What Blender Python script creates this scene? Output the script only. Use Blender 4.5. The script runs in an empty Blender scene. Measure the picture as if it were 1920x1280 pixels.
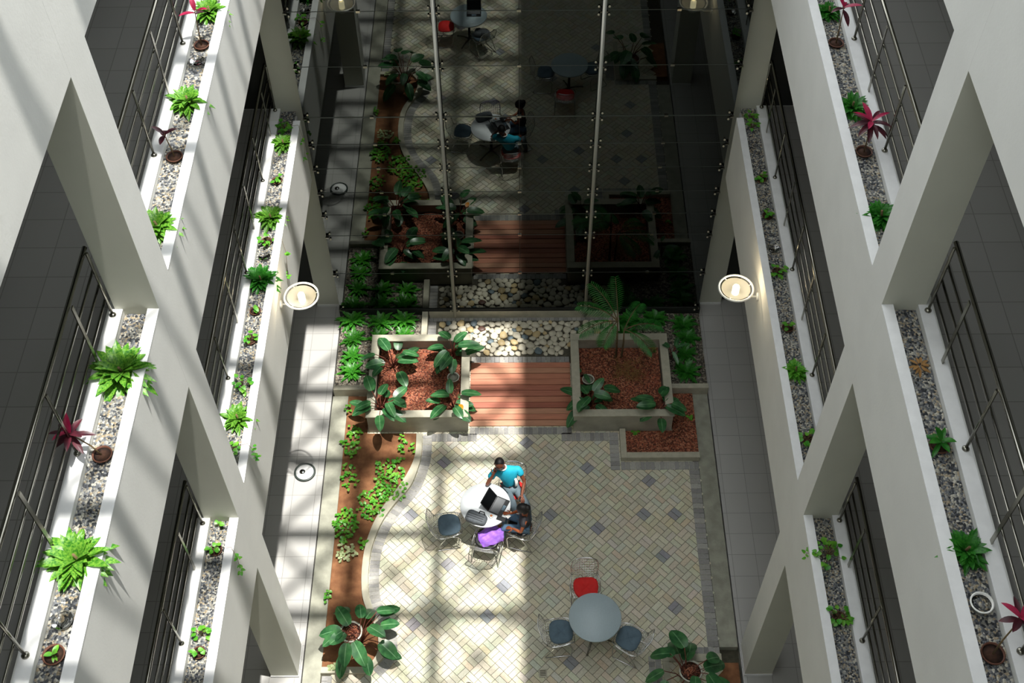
import bpy, bmesh, math, random
from mathutils import Vector, Matrix
random.seed(7)
PI = math.pi; R = math.radians
col = bpy.context.scene.collection
scn = bpy.context.scene

# ------------------------------------------------------------------ camera, sky, sun, exposure
PITCH, YAW, ROLL, FPX, CAMZ = R(52.45946), R(-0.51635), R(-0.7268), 2261.11, 18.0
_cy, _sy = math.cos(YAW), math.sin(YAW)
FW = Vector((_sy*math.cos(PITCH), _cy*math.cos(PITCH), -math.sin(PITCH)))
_r = Vector((_cy, -_sy, 0)); _u = _r.cross(FW)
RT = _r*math.cos(ROLL) + _u*math.sin(ROLL); UP = -_r*math.sin(ROLL) + _u*math.cos(ROLL)
cam = bpy.data.objects.new('camera', bpy.data.cameras.new('camera')); col.objects.link(cam)
cam.matrix_world = Matrix(((RT.x, UP.x, -FW.x, 0), (RT.y, UP.y, -FW.y, 0), (RT.z, UP.z, -FW.z, CAMZ), (0, 0, 0, 1)))
cam.data.sensor_width = 36; cam.data.lens = 36*FPX/1920; cam.data.clip_end = 200
scn.camera = cam
def at(px, py, z):                       # pixel of the photo -> point on the horizontal plane z (metres)
    d = FW + RT*((px-960)/FPX) - UP*((py-640)/FPX)
    t = (z-CAMZ)/d.z
    return Vector((d.x*t, d.y*t, z))
scn.view_settings.view_transform = 'Standard'; scn.view_settings.look = 'None'
scn.view_settings.gamma = 1; scn.view_settings.use_curve_mapping = False
scn.view_settings.exposure = 0.0
scn.cycles.max_bounces = 7; scn.cycles.diffuse_bounces = 4; scn.cycles.glossy_bounces = 3
scn.cycles.transparent_max_bounces = 8; scn.cycles.sample_clamp_indirect = 4
world = bpy.data.worlds.new('world'); scn.world = world; world.use_nodes = True
bg = world.node_tree.nodes['Background']; bg.inputs[0].default_value = (0.93, 0.97, 1.0, 1); bg.inputs[1].default_value = 3.05
sun = bpy.data.objects.new('sun', bpy.data.lights.new('sun', 'SUN')); col.objects.link(sun)
SDIR = Vector((-0.16, 0.03, -1))         # travel direction of the sunlight
sun.rotation_euler = SDIR.to_track_quat('-Z', 'Y').to_euler()
sun.data.energy = 7.8; sun.data.angle = R(0.75); sun.data.color = (1.0, 0.965, 0.90)

# ------------------------------------------------------------------ dimensions (metres)
XL, XR = -3.441, 3.466
YA, YA2, YB = 7.286, 7.777, 14.72
GY = 14.42                               # plane of the glass wall
LV = [(3.681, 5.007), (7.768, 9.060), (11.89, 13.11), (15.94, 17.16), (19.99, 21.4)]   # underside / rim top of each gallery
Y0 = -5.0

# ------------------------------------------------------------------ materials
def srgb(h):
    c = [int(h[i:i+2], 16)/255 for i in (0, 2, 4)]
    return tuple(x/12.92 if x <= .04045 else ((x+.055)/1.055)**2.4 for x in c) + (1,)
class NT:
    def __init__(s, name):
        s.m = bpy.data.materials.new(name); s.m.use_nodes = True; s.t = s.m.node_tree
        s.p = s.t.nodes['Principled BSDF']; s.out = s.t.nodes['Material Output']; s._c = None
    def n(s, typ, **kw):
        x = s.t.nodes.new(typ)
        for k, v in kw.items():
            if k in x.bl_rna.properties: setattr(x, k, v)
            else: x.inputs[k.replace('_', ' ')].default_value = v
        return x
    def l(s, a, b): s.t.links.new(a, b)
    def co(s):
        if not s._c: s._c = s.n('ShaderNodeTexCoord')
        return s._c.outputs['Object']
def plain(name, h, rough=.6, metal=0, spec=.5, noise=0, nscale=8, bump=0, bscale=60, h2=None):
    k = NT(name); k.p.inputs['Roughness'].default_value = rough; k.p.inputs['Metallic'].default_value = metal
    k.p.inputs['Specular IOR Level'].default_value = spec; k.p.inputs['Base Color'].default_value = srgb(h)
    if noise or h2:
        nz = k.n('ShaderNodeTexNoise', Scale=nscale, Detail=5); k.l(k.co(), nz.inputs['Vector'])
        rp = k.n('ShaderNodeValToRGB'); a = srgb(h); b = srgb(h2) if h2 else tuple(c*(1-noise) for c in a[:3])+(1,)
        rp.color_ramp.elements[0].color = b; rp.color_ramp.elements[1].color = a
        rp.color_ramp.elements[0].position = .35; rp.color_ramp.elements[1].position = .65
        k.l(nz.outputs['Fac'], rp.inputs['Fac']); k.l(rp.outputs['Color'], k.p.inputs['Base Color'])
    if bump:
        nb = k.n('ShaderNodeTexNoise', Scale=bscale, Detail=4); k.l(k.co(), nb.inputs['Vector'])
        bp = k.n('ShaderNodeBump', Strength=bump, Distance=.01); k.l(nb.outputs['Fac'], bp.inputs['Height']); k.l(bp.outputs['Normal'], k.p.inputs['Normal'])
    return k.m
def tile_mat(name, h, hm, size, rough=.35):
    k = NT(name); br = k.n('ShaderNodeTexBrick', offset=0.0, squash=1.0)
    br.inputs['Color1'].default_value = srgb(h); c2 = tuple(x*.93 for x in srgb(h)[:3])+(1,); br.inputs['Color2'].default_value = c2
    br.inputs['Mortar'].default_value = srgb(hm); br.inputs['Scale'].default_value = 1; br.inputs['Mortar Size'].default_value = .005
    br.inputs['Mortar Smooth'].default_value = .2
    br.inputs['Brick Width'].default_value = size; br.inputs['Row Height'].default_value = size
    k.l(k.co(), br.inputs['Vector']); k.l(br.outputs['Color'], k.p.inputs['Base Color']); k.p.inputs['Roughness'].default_value = rough
    return k.m
def pebble_mat(name, cols, scale, bump=1.0, dark=.25, rough=.7, dist=.02):
    k = NT(name); v = k.n('ShaderNodeTexVoronoi', Scale=scale); k.l(k.co(), v.inputs['Vector'])
    sep = k.n('ShaderNodeSeparateColor'); k.l(v.outputs['Color'], sep.inputs['Color'])
    rp = k.n('ShaderNodeValToRGB'); rp.color_ramp.interpolation = 'CONSTANT'
    els = rp.color_ramp.elements
    for i, c in enumerate(cols):
        e = els[0] if i == 0 else (els[1] if i == 1 else els.new(i/len(cols)))
        e.position = i/len(cols); e.color = srgb(c)
    k.l(sep.outputs['Red'], rp.inputs['Fac'])
    k.l(rp.outputs['Color'], k.p.inputs['Base Color']); k.p.inputs['Roughness'].default_value = rough
    mr = k.n('ShaderNodeMapRange'); mr.inputs['From Min'].default_value = 0; mr.inputs['From Max'].default_value = .75
    mr.inputs['To Min'].default_value = 1; mr.inputs['To Max'].default_value = 0
    k.l(v.outputs['Distance'], mr.inputs['Value'])
    bp = k.n('ShaderNodeBump', Strength=bump, Distance=dist); k.l(mr.outputs['Result'], bp.inputs['Height']); k.l(bp.outputs['Normal'], k.p.inputs['Normal'])
    return k.m
def attr_mat(name, rough=.75, noise=.25, nscale=30, bump=.3, bscale=90):
    k = NT(name); a = k.n('ShaderNodeAttribute', attribute_name='tint'); nz = k.n('ShaderNodeTexNoise', Scale=nscale, Detail=4); k.l(k.co(), nz.inputs['Vector'])
    mr = k.n('ShaderNodeMapRange'); mr.inputs['To Min'].default_value = 1-noise; mr.inputs['To Max'].default_value = 1+noise; k.l(nz.outputs['Fac'], mr.inputs['Value'])
    vm = k.n('ShaderNodeVectorMath', operation='SCALE'); k.l(a.outputs['Color'], vm.inputs[0]); k.l(mr.outputs['Result'], vm.inputs['Scale'])
    k.l(vm.outputs['Vector'], k.p.inputs['Base Color']); k.p.inputs['Roughness'].default_value = rough
    bp = k.n('ShaderNodeBump', Strength=bump, Distance=.004); k.l(nz.outputs['Fac'], bp.inputs['Height']); k.l(bp.outputs['Normal'], k.p.inputs['Normal'])
    return k.m
def leaf_mat(name, h, h2, rough=.38, trans=.3, nscale=9):
    k = NT(name); nz = k.n('ShaderNodeTexNoise', Scale=nscale, Detail=2); k.l(k.co(), nz.inputs['Vector'])
    rp = k.n('ShaderNodeValToRGB'); rp.color_ramp.elements[0].color = srgb(h); rp.color_ramp.elements[1].color = srgb(h2)
    rp.color_ramp.elements[0].position = .35; rp.color_ramp.elements[1].position = .65
    k.l(nz.outputs['Fac'], rp.inputs['Fac']); k.l(rp.outputs['Color'], k.p.inputs['Base Color']); k.p.inputs['Roughness'].default_value = rough
    tr = k.n('ShaderNodeBsdfTranslucent'); k.l(rp.outputs['Color'], tr.inputs['Color'])
    mx = k.n('ShaderNodeMixShader'); mx.inputs[0].default_value = trans
    k.l(k.p.outputs[0], mx.inputs[1]); k.l(tr.outputs[0], mx.inputs[2]); k.l(mx.outputs[0], k.out.inputs['Surface'])
    return k.m
def glass_wall_mat():
    k = NT('dark_glass')
    fr = k.n('ShaderNodeFresnel', IOR=1.75); gl = k.n('ShaderNodeBsdfGlossy', Roughness=0.0); gl.inputs['Color'].default_value = (.92, 1, .97, 1)
    tr = k.n('ShaderNodeBsdfTransparent'); tr.inputs['Color'].default_value = (.13, .16, .15, 1)
    mx = k.n('ShaderNodeMixShader'); k.l(fr.outputs[0], mx.inputs[0]); k.l(tr.outputs[0], mx.inputs[1]); k.l(gl.outputs[0], mx.inputs[2])
    k.l(mx.outputs[0], k.out.inputs['Surface']); return k.m
def clear_mat(name, tint=(.93, .95, .93, 1), ior=1.45):
    k = NT(name)
    fr = k.n('ShaderNodeFresnel', IOR=ior); gl = k.n('ShaderNodeBsdfGlossy', Roughness=0.05)
    tr = k.n('ShaderNodeBsdfTransparent'); tr.inputs['Color'].default_value = tint
    mx = k.n('ShaderNodeMixShader'); k.l(fr.outputs[0], mx.inputs[0]); k.l(tr.outputs[0], mx.inputs[1]); k.l(gl.outputs[0], mx.inputs[2])
    k.l(mx.outputs[0], k.out.inputs['Surface']); return k.m
def emit_mat(name, c, s):
    k = NT(name); k.p.inputs['Base Color'].default_value = c; k.p.inputs['Emission Color'].default_value = c; k.p.inputs['Emission Strength'].default_value = s; return k.m
M = dict(
    wall=plain('wall_paint', 'dfe0dc', .8, noise=.045, nscale=2.2, bump=.12, bscale=40),
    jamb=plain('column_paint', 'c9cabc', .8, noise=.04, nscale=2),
    rim=plain('rim_paint', 'e9eaea', .7, noise=.07, nscale=7),
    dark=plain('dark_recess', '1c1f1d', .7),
    slab=plain('ceiling_paint', 'b9bab5', .85),
    tile=tile_mat('corridor_tile', 'b2b1ae', '8f8e8a', .39),
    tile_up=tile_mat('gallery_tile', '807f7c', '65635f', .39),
    strip=plain('concrete_strip', 'a3a394', .8, noise=.28, nscale=5, bump=.4, bscale=50),
    kerb=plain('kerb_stone', 'b9b5a2', .75, noise=.16, nscale=9, bump=.3),
    planter=plain('planter_cladding', 'b1ae9f', .55, noise=.3, nscale=3, bump=.1),
    paver=attr_mat('paver_brick'), joint=plain('paver_joint', '4c493a', .9, noise=.3, nscale=20),
    stone=plain('white_pebble', 'dcd8c8', .5, noise=.2, nscale=12, h2='bdb49c'), stone2=plain('ochre_pebble', 'cdb789', .5, noise=.2, nscale=12),
    stone3=plain('blue_pebble', '6f7f86', .5, noise=.2, nscale=12), stone4=plain('brown_pebble', '5c4238', .5),
    pebbed=plain('pebble_bed', '5d594c', .9, noise=.4, nscale=20),
    gravel=pebble_mat('grey_gravel', ['4c4f54', '9c9c97', '73767a', 'c4c0b2', '34373b', '8b887f', 'a99b82', '5f6368'], 48, .9),
    gravel2=pebble_mat('bed_gravel', ['4c4740', '7d7669', '5a554c', '968f80', '3a3631', '6d6254'], 34, 1.0),
    mulch=pebble_mat('bark_mulch', ['8a4a36', 'b96a4c', '6a3a2c', 'a35840', 'cb8868', '7a4636', 'b97658'], 42, 1.0, dist=.03),
    soil=plain('bare_soil', '8a5f3f', .95, noise=.3, nscale=6, bump=.6, bscale=45, h2='6c452b'),
    soilbit=plain('potting_soil', '4a2f20', .95, noise=.4, nscale=40),
    wood=None, steel=plain('brushed_steel', '8f8d83', .22, 1.0), chrome=plain('chrome', 'd8d8d8', .12, 1.0),
    bolt=plain('spider_bolt', 'd9d2bd', .3, .6), mull=plain('mullion_tube', '9fa19b', .5),
    seam=plain('glass_seam', '101412', .5), edge=plain('glass_edge', '39423e', .4),
    glass=glass_wall_mat(), clear=clear_mat('clear_glass'), saucer=clear_mat('clear_plastic', (.97, .97, .96, 1), 1.7),
    white=plain('white_enamel', 'f1f1ec', .35), whitetop=plain('white_laminate', 'e6ebef', .3), greytop=plain('grey_laminate', 'a9bac1', .4, noise=.05, nscale=60),
    cushion=plain('slate_cushion', '5a6f7d', .8, noise=.15, nscale=14), red=plain('red_cushion', 'd81f1c', .75, noise=.12, nscale=12),
    pot=plain('brown_pot', '5b3524', .6), potw=plain('pale_pot', 'c6c5b8', .7, noise=.15, nscale=10), terracotta=plain('terracotta_rim', '8f4a2f', .7),
    black=plain('black_plastic', '17181a', .4), keys=plain('keyboard_keys', '606366', .5), screen=plain('dark_screen', '0b0d0f', .15),
    bag=plain('grey_bag', '5f656b', .8, noise=.2, nscale=30), bagd=plain('bag_trim', '24272a', .7), purple=plain('purple_cloth', 'a271d8', .7, noise=.25, nscale=9, h2='8653c0'), 
    teal=plain('turquoise_polo', '12a3c0', .75, noise=.12, nscale=14), polow=plain('white_panel', 'eef0ee', .7), trouser=plain('grey_trousers', '5f6f78', .8, noise=.15, nscale=20),
    jeans=plain('blue_jeans', '5d7f9b', .8, noise=.25, nscale=12), topd=plain('charcoal_top', '33343a', .8), skin=plain('skin', '7a4630', .5), skin2=plain('skin_light', 'a1552f', .5),
    hair=plain('black_hair', '121010', .6), orange=plain('orange_item', 'd27a3c', .6), bulb=emit_mat('warm_bulb', (1, .86, .55, 1), 3.0), trunk=plain('palm_trunk', '7c6a4a', .8, noise=.3, nscale=20),
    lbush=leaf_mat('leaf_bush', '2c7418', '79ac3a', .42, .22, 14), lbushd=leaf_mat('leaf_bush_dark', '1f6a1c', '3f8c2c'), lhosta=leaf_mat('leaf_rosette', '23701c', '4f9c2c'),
    lphil=leaf_mat('leaf_philodendron', '2a5a35', '467c48', .28, .15), lvein=leaf_mat('leaf_vein', '5f8d62', '79a376', .35, .15),
    lcord=leaf_mat('leaf_cordyline', '3c1f28', '5d2430', .4, .2), lpink=leaf_mat('leaf_pink', 'b01f4e', 'c4385f', .4, .3), lyel=leaf_mat('leaf_orange', 'd98420', 'e39a2c', .4, .3),
    lvine=leaf_mat('leaf_vine', '3f9a2a', '79b83a'), lpale=leaf_mat('leaf_pale', '9fb57d', 'cfd7a8'), lpalm=leaf_mat('leaf_palm', '1f6b26', '3c8c38'),
    stem=plain('plant_stem', '6d5a3c', .8), stemr=plain('red_stem', '6b3426', .7), root=plain('dry_roots', '9a7444', .9),
)
def wood():
    k = NT('red_deck_wood'); nz = k.n('ShaderNodeTexNoise', Scale=3, Detail=6); mp = k.n('ShaderNodeMapping'); mp.inputs['Scale'].default_value = (1, 14, 14)
    k.l(k.co(), mp.inputs['Vector']); k.l(mp.outputs[0], nz.inputs['Vector'])
    a = k.n('ShaderNodeAttribute', attribute_name='tint'); mr = k.n('ShaderNodeMapRange'); mr.inputs['To Min'].default_value = .65; mr.inputs['To Max'].default_value = 1.35
    k.l(nz.outputs['Fac'], mr.inputs['Value']); vm = k.n('ShaderNodeVectorMath', operation='SCALE'); k.l(a.outputs['Color'], vm.inputs[0]); k.l(mr.outputs['Result'], vm.inputs['Scale'])
    k.l(vm.outputs['Vector'], k.p.inputs['Base Color']); k.p.inputs['Roughness'].default_value = .6; return k.m
M['wood'] = wood()
def frost():
    k = NT('frosted_glass'); tr = k.n('ShaderNodeBsdfTransparent'); tl = k.n('ShaderNodeBsdfTranslucent'); tl.inputs['Color'].default_value = (.9, .9, .84, 1)
    m1 = k.n('ShaderNodeMixShader'); m1.inputs[0].default_value = .5; k.l(k.p.outputs[0], m1.inputs[1]); k.l(tl.outputs[0], m1.inputs[2]); k.p.inputs['Base Color'].default_value = (.85, .85, .8, 1)
    mx = k.n('ShaderNodeMixShader'); mx.inputs[0].default_value = .33; k.l(tr.outputs[0], mx.inputs[1]); k.l(m1.outputs[0], mx.inputs[2]); k.l(mx.outputs[0], k.out.inputs['Surface']); return k.m
M['frost'] = frost()

# ------------------------------------------------------------------ mesh helpers
class MB:
    def __init__(s): s.v = []; s.f = []; s.mi = []; s.sm = []; s.tint = None
    def face(s, idx, mi=0, sm=False): s.f.append(idx); s.mi.append(mi); s.sm.append(sm)
    def box(s, x0, x1, y0, y1, z0, z1, mi=0):
        if x0 > x1: x0, x1 = x1, x0
        n = len(s.v); s.v += [(x, y, z) for z in (z0, z1) for x, y in ((x0, y0), (x1, y0), (x1, y1), (x0, y1))]
        for f in ((3, 2, 1, 0), (4, 5, 6, 7), (0, 1, 5, 4), (1, 2, 6, 5), (2, 3, 7, 6), (3, 0, 4, 7)): s.face(tuple(n+i for i in f), mi)
        return s
    def prism(s, poly, z0, z1, mi=0):
        n = len(s.v); k = len(poly)
        a = sum(poly[i][0]*poly[(i+1) % k][1]-poly[(i+1) % k][0]*poly[i][1] for i in range(k))
        if a < 0: poly = poly[::-1]
        s.v += [(p[0], p[1], z0) for p in poly]+[(p[0], p[1], z1) for p in poly]
        s.face(tuple(n+k+i for i in range(k)), mi); s.face(tuple(n+i for i in reversed(range(k))), mi)
        for i in range(k): j = (i+1) % k; s.face((n+i, n+j, n+k+j, n+k+i), mi)
        return s
    def tube(s, pts, r, seg=6, mi=0, cap=True, closed=False):
        pts = [Vector(p) for p in pts]; n = len(s.v); k = len(pts)
        rr = r if isinstance(r, (list, tuple)) else [r]*k; up = None
        for i, p in enumerate(pts):
            if closed: t = (pts[(i+1) % k]-pts[i-1]).normalized()
            else: t = (pts[min(i+1, k-1)]-pts[max(i-1, 0)]).normalized()
            if up is None: up = Vector((0, 0, 1)) if abs(t.z) < .9 else Vector((1, 0, 0))
            a = (up-t*up.dot(t)).normalized(); b = t.cross(a); up = a
            for j in range(seg):
                w = 2*PI*j/seg; q = p+(a*math.cos(w)+b*math.sin(w))*rr[i]; s.v.append(tuple(q))
        for i in range(k if closed else k-1):
            i2 = (i+1) % k
            for j in range(seg): j2 = (j+1) % seg; s.face((n+i*seg+j, n+i*seg+j2, n+i2*seg+j2, n+i2*seg+j), mi, True)
        if cap and not closed:
            s.face(tuple(n+j for j in reversed(range(seg))), mi); s.face(tuple(n+(k-1)*seg+j for j in range(seg)), mi)
        return s
    def lathe(s, prof, c=(0, 0, 0), seg=24, mi=0, sm=True):
        n = len(s.v); k = len(prof)
        for r, z in prof:
            for j in range(seg): w = 2*PI*j/seg; s.v.append((c[0]+r*math.cos(w), c[1]+r*math.sin(w), c[2]+z))
        for i in range(k-1):
            for j in range(seg): j2 = (j+1) % seg; s.face((n+i*seg+j, n+i*seg+j2, n+(i+1)*seg+j2, n+(i+1)*seg+j), mi, sm)
        if prof[0][0] > .0001: s.face(tuple(n+j for j in reversed(range(seg))), mi)
        if prof[-1][0] > .0001: s.face(tuple(n+(k-1)*seg+j for j in range(seg)), mi)
        return s
    def ring(s, c, R_, r, seg=28, mi=0): return s.tube([(c[0]+R_*math.cos(2*PI*i/seg), c[1]+R_*math.sin(2*PI*i/seg), c[2]) for i in range(seg)], r, 6, mi, closed=True)
    def ball(s, c, r, seg=10, sq=(1, 1, 1), mi=0):
        n = len(s.v); k = seg//2+1
        for i in range(k):
            th = PI*i/(k-1)
            for j in range(seg): w = 2*PI*j/seg; s.v.append((c[0]+r*sq[0]*math.sin(th)*math.cos(w), c[1]+r*sq[1]*math.sin(th)*math.sin(w), c[2]-r*sq[2]*math.cos(th)))
        for i in range(k-1):
            for j in range(seg): j2 = (j+1) % seg; s.face((n+i*seg+j, n+i*seg+j2, n+(i+1)*seg+j2, n+(i+1)*seg+j), mi, True)
        return s
    def leaf(s, base, az, L, W, el=.7, droop=1.2, prof='lance', seg=6, fold=.18, mi=0, mid=None, twist=0):
        """one curved blade, its middle strip may take another material"""
        p = Vector(base); n = len(s.v); d = Vector((math.cos(az), math.sin(az), 0)); side = Vector((-math.sin(az), math.cos(az), 0))
        for i in range(seg+1):
            t = i/seg; e = el-droop*t
            if i: p = p+(d*math.cos(e)+Vector((0, 0, 1))*math.sin(e))*(L/seg)
            if prof == 'lance': w = W*.5*math.sin(PI*min(1, .06+.94*t))**.75
            elif prof == 'oval': w = W*.5*(math.sin(PI*min(1, .04+.96*t)**.8))**.6
            elif prof == 'heart': w = W*.5*((1-t)**.55*(1.05 if t > .08 else .6)*(1+.25*math.sin(PI*t)))
            else: w = W*.5*(1-t*.9)
            w = max(w, .0008); nrm = Vector((0, 0, 1))*math.cos(e)-d*math.sin(e)
            sd = side*math.cos(twist)+nrm*math.sin(twist); m_ = .07
            for q, h in ((-1, fold), (-m_, 0), (m_, 0), (1, fold)): s.v.append(tuple(p+sd*(w*q)+nrm*(h*w)))
        for i in range(seg):
            a = n+i*4
            for j in range(3): s.face((a+j, a+j+1, a+j+5, a+j+4), (mid if (mid is not None and j == 1) else mi), True)
        return p
    def build(s, name, mats, parent=None, loc=None, bevel=0, tint=None):
        me = bpy.data.meshes.new(name); me.from_pydata([tuple(v) for v in s.v], [], s.f)
        for m in (mats if isinstance(mats, (list, tuple)) else [mats]): me.materials.append(m)
        me.polygons.foreach_set('material_index', s.mi); me.polygons.foreach_set('use_smooth', s.sm)
        if tint is not None:
            ca = me.color_attributes.new('tint', 'FLOAT_COLOR', 'CORNER'); data = []
            for p, c in zip(me.polygons, tint): data += list(c)*len(p.vertices)
            ca.data.foreach_set('color', data)
        me.update(); o = bpy.data.objects.new(name, me); col.objects.link(o)
        if parent: o.parent = parent
        if loc is not None: o.location = loc
        if bevel: b = o.modifiers.new('bevel', 'BEVEL'); b.width = bevel; b.segments = 2; b.limit_method = 'ANGLE'
        return o
def tag(o, label=None, cat=None, group=None, kind=None):
    if label: o['label'] = label
    if cat: o['category'] = cat
    if group: o['group'] = group
    if kind: o['kind'] = kind
    return o
def empty(name, loc, rz=0, label=None, cat=None, group=None):
    o = bpy.data.objects.new(name, None); col.objects.link(o); o.location = loc; o.rotation_euler = (0, 0, rz); o.empty_display_size = .1
    return tag(o, label, cat, group)
KIDS = {}
def copy_tree(o, parent=None):
    c = o.copy(); col.objects.link(c)
    if parent: c.parent = parent
    for ch in [x for x in col.objects if x.parent == o]: copy_tree(ch, c)
    return c
def struct(name, mb, mat, **kw): return tag(mb.build(name, mat, **kw), kind='structure')

# ------------------------------------------------------------------ galleries, columns, back walls
def side(sx, X):
    nm = 'left' if sx < 0 else 'right'
    o = lambda d: X+sx*d                          # distance d away from the atrium
    w = MB()
    for zu, zt in LV:
        fl = zt-.12
        w.box(o(0), o(.105), Y0, GY, zu, zt)       # fascia with the outer rim of the trough
        w.box(o(.105), o(.35), Y0, YB, zu, zt-.17) # trough bottom
        w.box(o(.35), o(.50), Y0, YB, zu, zt-.012)
    struct('wall_'+nm, w, M['wall'], bevel=.006)
    r = MB()
    for zu, zt in LV[:3]:
        for ya, yb in ((Y0, YA), (YA2, GY-.01)):
            r.box(o(-.003), o(.108), ya+.002, yb-.002, zt-.004, zt+.010)
            r.box(o(.347), o(.475), ya+.002, yb-.002, zt-.010, zt+.004)
    struct('trim_'+('1' if sx < 0 else '2'), r, M['rim'])
    c = MB()
    for ya, yb in ((YA, YA2), (YB, YB+.5)):
        c.box(o(-.0006), o(.425), ya, yb, 0, 21.3)
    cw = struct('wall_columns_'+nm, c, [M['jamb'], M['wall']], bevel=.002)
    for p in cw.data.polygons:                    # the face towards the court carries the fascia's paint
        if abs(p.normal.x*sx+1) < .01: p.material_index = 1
    b = MB()
    for ya, yb in ((YA, YA2), (YB, YB+.5)): b.box(o(-.006), o(.431), ya-.012, yb+.012, 0, .055)
    struct('baseboard_'+nm, b, M['rim'])
    s = MB()
    for zu, zt in LV: s.box(o(.5), o(3.4), Y0, 16, zu+.25, zt-.125)
    struct('ceiling_'+nm, s, M['slab'])
    t = MB()
    for zu, zt in LV[:3]: t.box(o(.5), o(3.4), Y0, YB+.1, zt-.125, zt-.12)
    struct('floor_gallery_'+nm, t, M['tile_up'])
    e = MB(); e.box(o(3.4), o(3.6), Y0, 16, 0, 21.4); struct('wall_back_'+nm, e, M['slab'])
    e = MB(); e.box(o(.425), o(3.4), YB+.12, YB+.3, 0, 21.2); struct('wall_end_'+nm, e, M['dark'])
side(-1, XL); side(1, XR)
struct('wall_near', MB().box(-7, 7, Y0-.3, Y0, 0, 21.4), M['wall'])

# ------------------------------------------------------------------ roof lattice that throws the striped light
rf = MB(); ZR = 22.4; dx, dy = -SDIR.x*ZR, -SDIR.y*ZR       # shadow on the floor + (dx, dy) = bar in the roof
def rb(xa, ya, xb, yb, w, h=.12):
    a = Vector((xa+dx, ya+dy, 0)); b = Vector((xb+dx, yb+dy, 0)); d = (b-a).normalized(); n = Vector((-d.y, d.x, 0))*(w/2)
    rf.prism([(a-n)[:2], (b-n)[:2], (b+n)[:2], (a+n)[:2]], ZR, ZR+h)
ys = [14.15-1.46*i for i in range(13)]
for y in ys[1:]: rb(-8.2, y, 3.6, y, .25)
for x in (-1.36, -2.78, -6.2): rb(x, -4, x, 14.4, .22)
for i in range(len(ys)-1):
    for j, (xa, xb) in enumerate(((.04, -1.36), (-1.36, -2.78), (-2.78, -4.2), (-4.2, -5.5), (-5.5, -6.9))):
        ya, yb = ys[i], ys[i+1]
        rb(xa, ya, xb, yb, .12 if j < 3 else .09)
        if j < 2 or (j == 2 and i % 2): rb(xa, yb, xb, ya, .12)
rf.box(-10, 10, 14.15+dy, 20, ZR, ZR+.3)
rf.box(-10, 10, -9, Y0+1, ZR, ZR+.3)
struct('ceiling_skylight_frame', rf, M['white'])
struct('ceiling_right_roof', MB().box(XR, 11, Y0-.3, 16, 21.4, 21.7), M['slab'])
struct('ceiling_left_roof', MB().box(XL, -11, Y0-.3, 16, 21.4, 21.7), M['slab'])

# ------------------------------------------------------------------ ground
struct('floor_base', MB().box(-7, 7, Y0, 18, -.3, -.13), M['joint'])
struct('floor_corridor_left', MB().box(XL-3.4, -3.405, Y0, YB+.13, -.13, 0), M['tile'])
struct('floor_corridor_right', MB().box(3.445, XR+3.4, Y0, YB+.13, -.13, 0), M['tile'])
k = MB(); k.box(-3.385, -3.105, 3, 12.60, -.13, -.006); struct('trim_3', k, M['strip'])
k = MB(); k.box(3.133, 3.425, 7.75, 12.60, -.13, -.006); struct('trim_4', k, M['strip'])
# paving: pairs of small bricks laid basket-weave on the diagonal
CE = .186
def in_court(x, y):
    return 3 < y < 13.4 and -3.0 < x < 3.06
greys = [(-1.301, 11.127), (2.178, 10.826), (2.115, 10.165), (2.627, 10.121), (2.319, 9.273), (1.367, 9.833), (0.442, 10.174), (1.161, 10.993), (2.508, 8.38), (-1.774, 10.104), (-1.274, 9.232), (0.09, 11.615), (-.533, 8.348), (-1.696, 8.134), (-.217, 8.833), (.7, 7.5), (-.4, 6.6), (1.9, 6.4), (-1.3, 5.6)]
c45 = math.cos(PI/4); gset = set()
for x, y in greys: gset.add((math.floor((x*c45+y*c45)/CE), math.floor((-x*c45+y*c45)/CE)))
pv = MB(); tint = []; rnd = random.Random(3)
tans = [srgb(h)[:3] for h in ('d0ccb6', 'cac7b2', 'd4d0bc', 'c5c1ab', 'cfc6ac', 'cbcabb', 'd1ccb7', 'cdc9b3')]
G = .0034; zt = 0.0
for i in range(-5, 90):
    for j in range(-5, 90):
        u0, v0 = i*CE, j*CE-3.0
        v0 = (j-16)*CE; uc, vc = u0+CE/2, v0+CE/2
        x, y = (uc-vc)*c45, (uc+vc)*c45
        if not in_court(x, y): continue
        grey = (i, j-16) in gset
        for h in (0, 1):
            if (i+j) % 2: r = (u0+G, u0+CE-G, v0+h*CE/2+G, v0+(h+1)*CE/2-G)
            else: r = (u0+h*CE/2+G, u0+(h+1)*CE/2-G, v0+G, v0+CE-G)
            n = len(pv.v)
            for (a, b) in ((r[0], r[2]), (r[1], r[2]), (r[1], r[3]), (r[0], r[3])): pv.v.append(((a-b)*c45, (a+b)*c45, zt+rnd.uniform(-.001, .001)))
            for (a, b) in ((r[0], r[2]), (r[1], r[2]), (r[1], r[3]), (r[0], r[3])): pv.v.append(((a-b)*c45, (a+b)*c45, zt-.012))
            pv.face((n, n+1, n+2, n+3)); pv.face((n, n+4, n+5, n+1)); pv.face((n+1, n+5, n+6, n+2)); pv.face((n+2, n+6, n+7, n+3)); pv.face((n+3, n+7, n+4, n))
            c = tuple(q*rnd.uniform(.94, 1.04) for q in (srgb('96969b')[:3] if grey else rnd.choice(tans)))
            tint += [c+(1,)]*5
struct('floor_paving', pv, M['paver'], tint=tint)
struct('floor_paving_bed', MB().box(-3.1, 3.13, Y0, 13.4, -.13, -.0075), M['joint'])
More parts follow.
